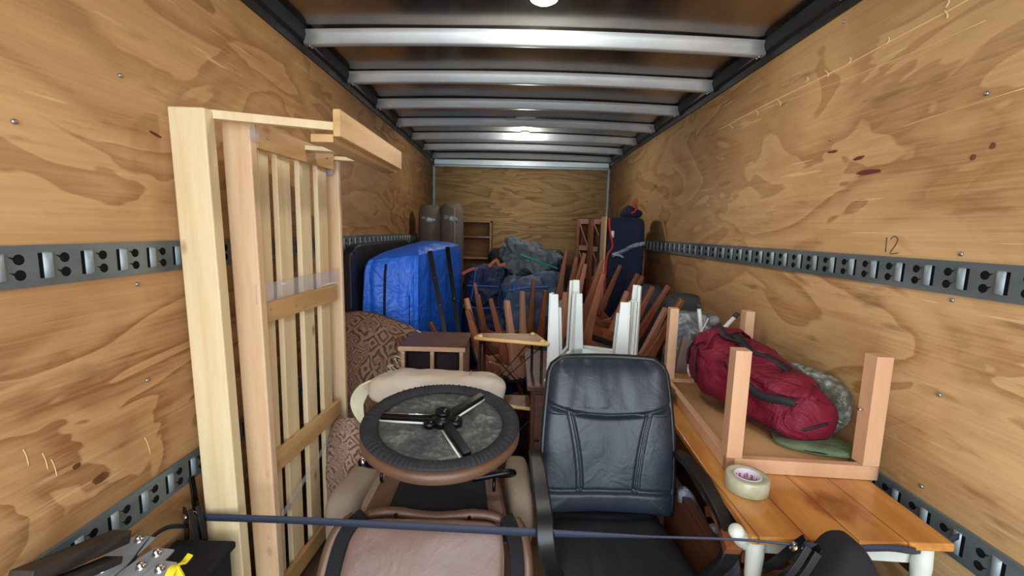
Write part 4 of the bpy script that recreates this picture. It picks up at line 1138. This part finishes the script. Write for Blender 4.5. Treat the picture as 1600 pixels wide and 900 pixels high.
# lattice shelf frame
def lat(x0px, x1px, Y, label):
    A_, B_ = AY(x0px, 342, Y), AY(x1px, 342, Y)
    t = thing('shelf_frame', label, 'shelf frame', ((A_.x + B_.x) / 2, Y, 0), 'wooden cross-braced shelf frames by the back wall')
    for x in (A_.x, B_.x): MB().box(x - .018, x + .018, Y - .015, Y + .015, 0, A_.z).build('upright', M['teak'], t, bevel=.002)
    zt_ = A_.z
    for z in (zt_ - .03, zt_ - .36, zt_ - .72, zt_ - 1.1):
        MB().box(A_.x + .018, B_.x - .018, Y - .01, Y + .01, z - .03, z + .03).build('rail', M['teak_pale'], t, bevel=.002)
    for z in (zt_ - .06, zt_ - .40):
        MB().bar((A_.x + .02, Y - .002, z), (B_.x - .02, Y - .002, z - .27), .03, .014, (0, 1, 0)).build('brace', M['teak_pale'], t, bevel=.001)
    MB().box(A_.x, B_.x, Y + .016, Y + .03, .1, zt_ - .01).build('back_board', M['dark_wood'], t)
lat(926, 947, 5.35, 'brown cross-braced wooden frame nearest the navy blanket')
lat(904, 922, 5.6, 'darker cross-braced wooden frame further from the navy blanket')
# mattress in a navy moving blanket
A_, B_ = AY(951, 338, 3.95), AY(1011, 340, 3.95)
mt = thing('wrapped_mattress', 'tall mattress wrapped in a navy moving blanket with red binding', 'mattress', ((A_.x + B_.x) / 2, 4.2, 0))
mz = A_.z
MB().soft(((A_.x + B_.x) / 2, 4.2, mz / 2), (B_.x - A_.x, .5, mz), None, p=12, n=20, amp=.012, freq=3).build('moving_blanket', M['navy'], mt)
MB().box(A_.x - .024, A_.x - .006, 3.97, 4.15, .02, mz + .0).build('board_edge', plain('tan_board', (196, 160, 120), .7), mt, bevel=.002)
rpts = [AY(x_, y_, 3.93) for x_, y_ in ((952, 340), (953, 360), (957, 385), (949, 400), (946, 430), (944, 470), (940, 520))]
MB().tube(spline(rpts, 5), .011, 6).build('red_binding', M['redpipe'], mt)
rpts = [AY(x_, y_, 4.1) for x_, y_ in ((945, 345), (944, 400), (940, 430), (938, 480))]
MB().tube(spline(rpts, 5), .009, 6).build('red_binding', M['redpipe'], mt)
MB().box(*(lambda c: (c.x - .014, c.x + .014, 3.925, 3.93, c.z - .03, c.z + .03))(AY(957, 366, 3.93))).build('care_label', M['white_plastic'], mt)
MB().path_bar(spline([AY(956, 399, 3.925), AY(975, 392, 3.93), AY(990, 384, 3.935), AY(1009, 380, 3.94)], 4), .035, .004, (0, 0, 1)).build('plastic_tape', M['wrap'], mt)
MB().path_bar(spline([AY(956, 397, 3.92), AY(968, 399, 3.91), AY(974, 403, 3.90)], 4), .02, .004, (0, 0, 1)).build('plastic_tape', M['wrap'], mt)
c = AY(988, 330, 4.15)
bl = thing('folded_blanket', 'folded navy blanket with red edge on top of the wrapped mattress', 'blanket', (c.x, 4.2, mz))
MB().soft((c.x, 4.2, mz + .045), (.18, .3, .12), None, p=2.5, n=12, amp=.02, freq=8, shape=lambda q: (q.x * (1 - .35 * max(q.z, 0)), q.y, q.z)).build('blanket_fold', M['navy'], bl)
MB().tube(spline([c + V((-.02, -.14, .05)), c + V((.0, -.12, .035)), c + V((-.01, -.15, .0)), c + V((-.05, -.16, -.03))], 4), .009, 6).build('red_binding', M['redpipe'], bl)

# ================================================================== INVERTED DINING CHAIRS
def make_chair(mat):
    """dining chair upside down, local origin at the underside of the seat; legs point to +z"""
    t = thing('dining_chair', 'x', 'chair', (0, 0, 0))
    fr = MB()
    for y in (-.19, .19): fr.bar((-.2, y, -.02), (.2, y, -.02), .075, .024, (0, 0, 1))
    for x in (-.2, .2): fr.bar((x, -.19, -.02), (x, .19, -.02), .075, .024, (0, 0, 1))
    fr.build('seat_frame', M[mat], t, bevel=.004)
    MB().soft((0, 0, -.062), (.45, .43, .06), None, p=5, n=10).build('seat', M['black_fabric'], t)
    MB().box(-.19, .19, -.18, .18, -.038, -.028).build('seat_base', M['shelf_wood'], t)
    for sx in (-1, 1):
        for sy in (-1, 1):
            y0_, y1_ = sy * .195, sy * .225
            pts = spline([(sx * .04, y0_, -.035), (sx * .12, y0_, -.025), (sx * .185, y0_, .03), (sx * .205, sy * .205, .14), (sx * .222, sy * .215, .28), (sx * .24, y1_, .43)], 4)
            k_ = len(pts) - 1
            ws = [.055 + .03 * math.sin(PI * min(1, i / k_ / .55)) if i / k_ < .35 else .078 - .052 * ((i / k_ - .35) / .65) ** .6 for i in range(k_ + 1)]
            MB().path_bar(pts, .032, ws, (0, 1, 0)).build('leg', M[mat], t, bevel=.005)
    for sx in (-1, 1):
        MB().tube(spline([(sx * .19, .20, -.02), (sx * .19, .235, -.22), (sx * .185, .30, -.42)], 5), .015, 8).build('back_post', M[mat], t)
    MB().path_bar(spline([(-.2, .27, -.36), (-.1, .31, -.38), (0, .325, -.385), (.1, .31, -.38), (.2, .27, -.36)], 4), .10, .016, (0, 0, 1)).build('backrest', M[mat], t, bevel=.005)
    return t
CH = {'teak': make_chair('teak'), 'teak_pale': make_chair('teak_pale')}
used = set()
def put_chair(mat, loc, yaw, tiltx, tilty, label):
    if mat in used: t = copy_tree(CH[mat])
    else: t = CH[mat]; used.add(mat)
    t.location = loc; t.rotation_euler = (R(tiltx), R(tilty), R(yaw)); t['label'] = label
    t['group'] = 'upturned wooden dining chairs stacked legs-up'
GR = None
put_chair('teak', AY(797, 532, 3.35), 8, 4, -4, 'upturned wooden chair with spread legs, in the middle behind the triangular stand')
put_chair('teak_pale', AY(812, 562, 2.85), 38, -6, -2, 'pale upturned wooden chair just behind the triangular stand')
put_chair('teak', AY(738, 592, 2.72), -14, 0, -24, 'upturned wooden chair behind the small disc cabinet')
put_chair('teak', AY(946, 540, 2.66), 4, 2, 17, 'large upturned wooden chair directly behind the office chair')
put_chair('teak', AY(937, 508, 3.05), 6, 2, 20, 'upturned wooden chair just in front of the navy-wrapped mattress')
put_chair('teak', AY(912, 488, 3.50), 4, 4, 14, 'farthest upturned wooden chair, below the cross-braced frames')
put_chair('teak_pale', AY(1000, 575, 2.95), 20, 6, 26, 'pale upturned wooden chair leaning right beside the plastic-wrapped cushions')

# hidden-from-front chest that carries the white table and the chairs
ch = thing('chest', 'low dark wooden chest behind the office chair carrying the upturned furniture', 'chest', (.42, 2.4, 0))
MB().box(.10, .76, 2.02, 2.62, .06, .80).build('carcass', M['dark_wood'], ch, bevel=.004)
MB().box(.08, .78, 2.0, 2.64, .80, .825).build('top_board', M['dark_wood'], ch, bevel=.004)
for k in range(3):
    d_ = MB().box(.12, .74, 2.005, 2.02, .09 + .235 * k, .31 + .235 * k).build('drawer', M['walnut'], ch, bevel=.003)
    MB().lathe([(.012, 0), (.016, .012), (.01, .02), (.001, .021)], (.43, 2.005, .20 + .235 * k), (0, -1, 0), 14).build('knob', M['dark_wood'], d_)
for x, y in ((.13, 2.05), (.73, 2.05), (.13, 2.59), (.73, 2.59)): MB().bar((x, y, .06), (x, y, 0), .05, .05, (1, 0, 0)).build('leg', M['dark_wood'], ch)

# ================================================================== WHITE UPTURNED TABLES
def white_table(tips, hgt, label, thk):
    pts = [AY(*q) for q in tips]
    c = sum(pts, V((0, 0, 0))) / 4
    zseat = c.z - hgt
    t = thing('side_table', label, 'side table', (c.x, c.y, zseat), 'white upturned side tables behind the office chair')
    cs = [V((c.x + (q.x - c.x) * 1.0, c.y + (q.y - c.y) * 1.0, q.z - hgt)) for q in pts]
    ex = [c + (q - c) * 1.07 for q in cs]
    for q, r_ in zip(ex, cs): q.z = r_.z
    MB().hexa([q - V((0, 0, .02)) for q in ex] + ex).build('table_top', M['white_paint'], t, bevel=.004)
    for k, (a, b) in enumerate(zip(pts, cs)):
        lg = MB()
        ux = (cs[(k + 1) % 4] - cs[k]).normalized(); uy = (cs[(k - 1) % 4] - cs[k]).normalized()
        for u_ in (ux, uy):
            lg.path_bar([b + u_ * thk * .5, a + u_ * thk * .32], [thk, thk * .62], .014, u_)
        lg.build('leg', M['white_paint'], t, bevel=.002)
    for k in range(4): MB().bar(cs[k] + V((0, 0, .03)), cs[(k + 1) % 4] + V((0, 0, .03)), .06, .014, (0, 0, 1)).build('apron', M['white_paint'], t, bevel=.002)
white_table([(860, 459, 2.08), (983, 473, 2.00), (1001, 446, 2.30), (895, 437, 2.42)], .42, 'white upturned side table with tapered legs, outer one of the nested pair', .060)
white_table([(866, 480, 2.12), (975, 490, 2.05), (996, 470, 2.27), (900, 458, 2.36)], .36, 'white upturned side table nested inside the other one', .055)

# ================================================================== DINING TABLE WITH ORANGE TOP
TZ = .75
k0 = AZ(1175, 839, TZ); k1 = AZ(1494, 851, TZ)
th_ = math.atan2(k1.y - k0.y, k1.x - k0.x)
wdt = (k1 - k0).length
ux = V((math.cos(R(-3.5)), math.sin(R(-3.5)), 0)); uy = V((math.sin(R(3.5)), math.cos(R(3.5)), 0))
dt = thing('dining_table', 'white-legged table with varnished orange pine top along the right wall', 'table', (k0 + ux * .27 + uy * .7) * 1.0)
dt.location.z = 0
def TP(a, b, z): q = k0 + ux * a + uy * b; q.z = z; return q
tl = 1.42
tw_ = wdt
MB().hexa([TP(0, 0, TZ - .024), V((k1.x, k1.y, TZ - .024)), TP(tw_ - .01, tl, TZ - .024), TP(0, tl, TZ - .024), TP(0, 0, TZ), V((k1.x, k1.y, TZ)), TP(tw_ - .01, tl, TZ), TP(0, tl, TZ)]).build('table_top', M['table'], dt, bevel=.005, segs=3)
for a, b in ((.035, .045), (tw_ - .06, .045), (.035, tl - .05), (tw_ - .06, tl - .05)):
    q = TP(a, b, 0)
    MB().lathe([(.013, 0), (.016, .10), (.019, .30), (.024, .46), (.018, .54), (.024, .56), (.018, .58), (.021, .60), (.024, TZ - .08), (.021, TZ - .026)], q, (0, 0, 1), 20).build('leg', M['offwhite'], dt)
ap = MB()
ap.bar(TP(.05, .075, TZ - .06), TP(tw_ - .07, .075, TZ - .06), .068, .02, (0, 0, 1)); ap.build('apron', M['offwhite'], dt, bevel=.002); ap = MB()
ap.bar(TP(.05, tl - .05, TZ - .065), TP(tw_ - .07, tl - .05, TZ - .065), .075, .02, (0, 0, 1))
ap.build('apron', M['offwhite'], dt, bevel=.002)
ap = MB(); ap.bar(TP(.02, .06, TZ - .075), TP(.02, tl - .07, TZ - .075), .10, .02, (0, 0, 1)); ap.build('side_apron', M['dark_wood'], dt, bevel=.002); ap = MB(); ap.bar(TP(tw_ - .06, .06, TZ - .075), TP(tw_ - .06, tl - .07, TZ - .075), .10, .02, (0, 0, 1))
ap.build('side_apron', M['dark_wood'], dt, bevel=.002)

# ================================================================== UPTURNED BEECH COFFEE TABLE
q0 = AZ(1133, 737, TZ); q1 = AZ(1371, 752, TZ)
wv = (q1 - q0).length; uu = (q1 - q0).normalized(); uu = V((uu.x, uu.y, 0)).normalized()
vv = V((-uu.y, uu.x, 0))
ct = thing('coffee_table', 'beech coffee table lying upside down with its four square legs up', 'table', q0 + uu * wv / 2 + vv * .45)
q2 = AZ(1035, 602, TZ); ln = (q2 - q0).length; vl = (q2 - q0).normalized()
vr = V((vl.x * -.15, vl.y, 0)).normalized()
def CP(a, b, z):   # a across 0..1, b along 0..1
    A_ = q0 + vl * ln * b; B_ = q1 + vr * ln * b; q = A_.lerp(B_, a); q.z = z; return q
def cbox(a0, a1, b0, b1, z0, z1): return [CP(a0, b0, z0), CP(a1, b0, z0), CP(a1, b1, z0), CP(a0, b1, z0), CP(a0, b0, z1), CP(a1, b0, z1), CP(a1, b1, z1), CP(a0, b1, z1)]
H1 = TZ + .050
MB().hexa(cbox(.02, .98, .01, .99, TZ + .002, TZ + .030)).build('board', M['mdf'], ct)
e = .05 / wv
for nm, bb in (('front_rail', (0, 1, 0, .028 / ln)), ('back_rail', (0, 1, 1 - .03 / ln, 1)), ('side_rail', (0, .03 / wv, 0, 1)), ('side_rail', (1 - .03 / wv, 1, 0, 1))):
    MB().hexa(cbox(bb[0], bb[1], bb[2], bb[3], TZ + .001, H1)).build(nm, M['beech_y'] if 'side' in nm else M['beech'], ct, bevel=.002)
el = .052
for ia, ib in ((0, 0), (1, 0), (0, 1), (1, 1)):
    a0 = 0 if ia == 0 else 1 - el / wv; b0 = 0 if ib == 0 else 1 - el / ln
    lg = MB().hexa(cbox(a0, a0 + el / wv, b0, b0 + el / ln, H1, 1.175)).build('leg', M['beech'], ct, bevel=.002)
    if ib == 0:
        MB().tube([CP(a0 + (el / wv if ia == 0 else 0), b0 + .03 / ln, .985), CP(a0 + (el / wv if ia == 0 else 0), b0 + .03 / ln, .985) + V((.012 if ia == 0 else -.014, 0, .001))], .004, 8).build('bolt', M['chrome'], lg)

# ---- maroon duffel bag
BZ = TZ + .031
db = thing('duffel_bag', 'stuffed maroon canvas duffel bag lying inside the upturned coffee table', 'duffel bag', (1.0, 1.85, BZ))
D0 = V((.94, 2.14, 0)); D1 = V((1.135, 1.50, 0))
dd = (D1 - D0).normalized(); ds = V((dd.y, -dd.x, 0));  # side pointing to the camera left
if ds.x > 0: ds = -ds
def duf(u, t, off=0.0):
    """u 0..1 along the bag from far end, t angle: 0 = toward camera left, 90 = up"""
    if u < .5: pr = (1 - abs(1 - 2 * u) ** 3.2) ** .5
    else: pr = (1 - abs(2 * u - 1) ** 9) ** .5
    rr = (.165 - .045 * u ** 1.4)
    top_h = (.33 - .13 * u + .045 * math.exp(-((u - .2) / .14) ** 2))
    ca_, sa_ = math.cos(t), math.sin(t)
    ex = lambda q, e_: abs(q) ** e_ * (1 if q > 0 else -1)
    xx = ex(ca_, .85) * rr * pr; zz = BZ + .012 + top_h / 2 + ex(sa_, .8) * top_h / 2 * pr
    c = D0.lerp(D1, u)
    p_ = c + ds * xx; p_.z = max(zz, BZ + .004)
    w_ = noise.noise_vector(p_ * 6) * .024 + noise.noise_vector(p_ * 15 + V((3, 0, 0))) * .010
    rid = math.sin((p_.z * 60 + 9 * noise.noise(p_ * 5))) * .0035 - abs(noise.noise(p_ * 9)) * .02
    nrm_ = (p_ - V((c.x, c.y, BZ + top_h / 2))).normalized()
    p_ += w_ * pr + nrm_ * (rid * pr + off)
    p_.z = max(p_.z, BZ + .003)
    return p_
MB().sheet(lambda a, b: duf(b, a * 2 * PI), 80, 60, True).build('bag_body', M['maroon'], db)
def dstrip(us, w_, name, mat, off=.006, th=.004):
    pts = [duf(u, R(t), off) for u, t in us]
    sp_ = spline(pts, 4)
    sides = []
    for i, q in enumerate(sp_):
        d = sp_[min(i + 1, len(sp_) - 1)] - sp_[max(0, i - 1)]
        cc_ = D0.lerp(D1, .5); out = (q - V((cc_.x, cc_.y, BZ + .13))).normalized()
        sides.append(d.cross(out).normalized())
    MB().path_bar(sp_, w_, th, sides).build(name, M[mat], db)
dstrip([(.60, 22), (.68, 14), (.78, 14), (.88, 22), (.93, 30)], .030, 'carry_handle', 'webbing', .012, .006)
dstrip([(.20, -30), (.19, 0), (.20, 35), (.24, 70), (.28, 90), (.3, 120)], .018, 'webbing_strap', 'webbing', .003)
dstrip([(.05, -15), (.05, 20), (.07, 50), (.12, 70), (.2, 80)], .03, 'webbing_strap', 'webbing', .004)
dstrip([(.30, 95), (.45, 88), (.60, 92), (.72, 98)], .04, 'shoulder_strap', 'webbing', .014)
dstrip([(.10, 95), (.2, 82), (.32, 80), (.40, 90)], .035, 'shoulder_strap', 'webbing', .016)
dstrip([(.56, -35), (.7, -32), (.85, -30), (.97, -10), (1.0, 20)], .010, 'zip', 'webbing', .004)
dstrip([(.45, 38), (.6, 40), (.75, 44), (.88, 55), (.96, 80)], .035, 'flap_edge', 'maroon', .010, .012)
MB().sheet(lambda a, b: duf(.40 + .50 * a + .05 * math.sin(b * 5), R(36 + 95 * b + 8 * math.sin(a * 6)), .010 + .004 * math.sin(a * 9)), 40, 24).build('top_flap', M['maroon'], db, thick=.004)
MB().sheet(lambda a, b: duf(.03 + .25 * a, R(30 + 110 * b + 10 * math.sin(a * 9)), .012 + .006 * math.sin(b * 9)), 30, 24).build('end_flap', M['maroon'], db, thick=.004)
c = duf(.02, R(-20), .01)
MB().path_bar([c, c + V((-.01, -.02, -.04)), c + V((.0, -.02, -.07))], .022, .002, (1, 0, 0)).build('care_label', M['white_plastic'], db)
gb = thing('canvas_bag', 'flat green canvas bag squashed under the maroon duffel bag', 'bag', (1.14, 1.63, BZ))
MB().soft((1.12, 1.555, BZ + .018), (.26, .17, .036), Matrix.Rotation(R(-20), 3, 'Z'), p=3, n=14, amp=.008, freq=10).build('bag_body', M['green'], gb)
gl = [V((1.12, 1.555, BZ + .018)) + Matrix.Rotation(R(-20), 3, 'Z') @ V((.129 * math.cos(t), .085 * math.sin(t), 0)) for t in [2 * PI * k / 30 for k in range(30)]]
MB().tube(gl, .003, 5, True).build('edge_piping', M['webbing'], gb)
sb_ = thing('plastic_bag', 'silver printed plastic bag between the duffel bag and the right wall', 'plastic bag', (1.22, 1.8, BZ))
MB().soft((1.228, 1.78, BZ + .12), (.09, .40, .25), Matrix.Rotation(R(12), 3, 'Z'), p=2.6, n=16, amp=.012, freq=9).build('bag_body', M['silver'], sb_)

# ---- roll of packing tape
pt = AZ(1166, 764, TZ)
rl = thing('tape_roll', 'roll of clear packing tape standing on the orange table top', 'tape', (pt.x, pt.y, TZ))
MB().lathe([(.041, 0), (.062, 0), (.064, .002), (.064, .046), (.062, .048), (.041, .048)], (pt.x, pt.y, TZ + .001), (0, 0, 1), 48, True).build('tape_winding', M['tape'], rl)
MB().lathe([(.037, 0), (.0405, 0), (.0405, .049), (.037, .049)], (pt.x, pt.y, TZ + .001), (0, 0, 1), 48, True).build('card_core', M['tapecore'], rl)
pk = MB()
for k in range(9):
    t0 = R(12 + k * 19 + (k * 37) % 11); t1 = t0 + R(6 + (k * 5) % 7)
    pk.add([V((pt.x + .0365 * math.cos(t), pt.y + .0365 * math.sin(t), TZ + z)) for t, z in ((t0, .022 - .006 * (k % 2)), (t1, .020), (t1, .030 + .004 * (k % 3)), (t0, .034))], [(0, 1, 2, 3)])
pk.build('pink_print', M['pinkprint'], rl, smooth=False)

# ================================================================== PLASTIC-WRAPPED CUSHIONS, CARDBOARD, WHITE FRAME
def placed(name, lab, cat, mat, pxa, pxb, Y, dep, z0, rot=0, **kw):
    A_, B_ = AY(pxa[0], pxa[1], Y), AY(pxb[0], pxb[1], Y)
    zb = z0 if z0 is not None else B_.z
    t = thing(name, lab, cat, ((A_.x + B_.x) / 2, Y + dep / 2, zb), kw.pop('group', None))
    pt_ = kw.pop('part', 'cover')
    MB().soft(((A_.x + B_.x) / 2, Y + dep / 2, (A_.z + zb) / 2), (B_.x - A_.x, dep, A_.z - zb), Matrix.Rotation(R(rot), 3, 'Y'), **kw).build(pt_, M[mat], t)
    return t
placed('sofa_cushion', 'grey cushion wrapped in shiny clear plastic by the right wall', 'cushion', 'wrap', (1050, 490), (1122, 590), 2.58, .16, .25, 3, p=7, n=18, amp=.01, freq=6)
placed('sofa_cushion', 'dark grey sofa cushion standing behind the plastic-wrapped one', 'cushion', 'darkgrey', (1032, 462), (1128, 560), 3.0, .2, .2, 4, p=5, n=14, amp=.02, freq=4)
placed('sofa_cushion', 'dull grey bundle below the navy-wrapped mattress at the right wall', 'cushion', 'darkgrey', (985, 446), (1040, 520), 3.55, .3, .0, 6, p=3.5, n=14, amp=.03, freq=4)
a_, b_, c_, d_ = AY(1050, 590, 2.50), AY(1082, 592, 2.47), AY(1088, 536, 2.53), AY(1068, 524, 2.56)
cbx = thing('cardboard_sheet', 'brown cardboard sheet wrapped in film, left of the maroon bag', 'cardboard', (a_ + b_) / 2)
cbx.location.z = .6
dn = V((0, .03, 0)); low = V((-.03, 0, -.25))
MB().hexa([a_ + low, b_ + low, b_ + low + dn, a_ + low + dn, d_, c_, c_ + dn, d_ + dn]).build('sheet', plain('brown_card', (140, 116, 104), .35), cbx, bevel=.002)
wf = thing('folding_frame', 'white metal folding frame with grey-tipped legs sticking up behind the maroon bag', 'folding frame', AY(1105, 530, 2.3))
MB().tube([AY(1097, 535, 2.28), AY(1092, 480, 2.28)], .010, 10).build('leg', M['white_plastic'], wf)
MB().tube([AY(1113, 532, 2.28), AY(1149, 494, 2.28)], .011, 10).build('leg', M['white_plastic'], wf)
MB().tube([AY(1147, 496, 2.28), AY(1153, 489, 2.28)], .013, 10).build('rubber_tip', M['darkgrey'], wf)
MB().tube([AY(1092, 482, 2.28), AY(1092, 475, 2.28)], .011, 10).build('rubber_tip', M['darkgrey'], wf)
MB().tube([AY(1088, 534, 2.27), AY(1107, 497, 2.27)], .003, 6).build('wire_rod', M['white_plastic'], wf)
c = AY(1113, 530, 2.25)
MB().tube([c + V((.055 * math.cos(t), 0, .035 * math.sin(t))) for t in [2 * PI * k / 24 for k in range(24)]], .010, 8, True).build('hub_ring', M['white_plastic'], wf)
MB().box(*(lambda q: (q.x - .02, q.x + .02, 2.24, 2.26, q.z - .02, q.z + .02))(AY(1130, 528, 2.25))).build('yellow_label', plain('yellow_label_paint', (210, 160, 40), .6), wf)

# ================================================================== UNDER AND BESIDE THE TABLE
wa = thing('wooden_armchair', 'dark brown wooden armchair squeezed between office chair and orange table', 'armchair', (.70, 1.5, 0))
MB().path_bar(spline([AY(1113, 800, 1.35), AY(1122, 800, 1.28), AY(1134, 822, 1.22), AY(1142, 850, 1.16), AY(1146, 862, 1.14)], 5), .045, .03, (1, 0, 0)).build('armrest', M['teak'], wa, bevel=.01, segs=3)
for q0_, q1_ in (((.60, 1.62, .0), (.615, 1.66, .70)), ((.66, 1.25, 0), (.665, 1.27, .58))):
    MB().bar(q0_, q1_, .05, .03, (0, 1, 0)).build('post', M['dark_wood'], wa, bevel=.004)
MB().bar((.60, 1.18, .33), (.62, 1.75, .33), .08, .02, (0, 0, 1)).build('side_rail', M['dark_wood'], wa, bevel=.003)
MB().box(.64, .67, 1.2, 2.0, .02, .60).build('side_panel', M['dark_wood'], wa, bevel=.003)
MB().box(.67, 1.05, 1.45, 1.95, .30, .36).build('seat', M['dark_wood'], wa, bevel=.004)
for (pa_, pb_, Y, lab) in (((1074, 775), (1098, 835), 1.5, 'crumpled white and blue plastic bag seen through the office chair arm'), ((1112, 838), (1150, 910), 1.32, 'crumpled white and blue plastic bag below the office chair arm')):
    A_, B_ = AY(*pa_, Y), AY(*pb_, Y)
    t = thing('carrier_bag', lab, 'plastic bag', ((A_.x + B_.x) / 2, Y + .03, B_.z), 'white and blue plastic bags')
    MB().soft(((A_.x + B_.x) / 2, Y + .03, (A_.z + B_.z) / 2), (B_.x - A_.x, .05, A_.z - B_.z + .05), Matrix.Rotation(R(-25), 3, 'Y'), p=3, n=14, amp=.012, freq=12).build('bag_body', M['printed'], t)
p0, p1 = AY(1149, 828, 1.10), AY(1172, 862, 1.20)
lt = MB().lathe([(.001, -.004), (.017, 0), (.021, .012), (.018, .028), (.021, .04), (.022, .08), (.017, .12), (.018, .20), (.014, .26)], p0, (p1 - p0), 20).build('table_leg', M['offwhite'], None, base=p0)
tag(lt, 'loose white turned leg leaning at the near corner of the orange table', 'table leg')
# wooden block and black bag in front of the table
A_, B_ = AY(1274, 858, 1.075), AY(1305, 858, 1.075)
wb_ = thing('pine_board', 'upright pine board under the near edge of the orange table', 'board', ((A_.x + B_.x) / 2, 1.12, 0))
MB().box(A_.x, B_.x + .03, 1.075, 1.10, 0, .722).build('plank', M['pine_y'], wb_, bevel=.003)
A_ = AY(1338, 853, .93)
def bshape(q):
    if q.z > 0: q.x *= (1 - .70 * q.z ** 1.1)
    return q
bb = thing('fabric_bag', 'black fabric bag peeking up in front of the orange table edge', 'bag', (A_.x, .93, 0))
MB().soft((A_.x, .96, A_.z / 2), (.36, .14, A_.z), None, p=4, n=20, amp=.004, freq=6, shape=lambda q: (q.x * (1 - .8 * max(0, (q.z - .35) / .65) ** 1.0), q.y, q.z)).build('bag_body', M['black_fabric'], bb)
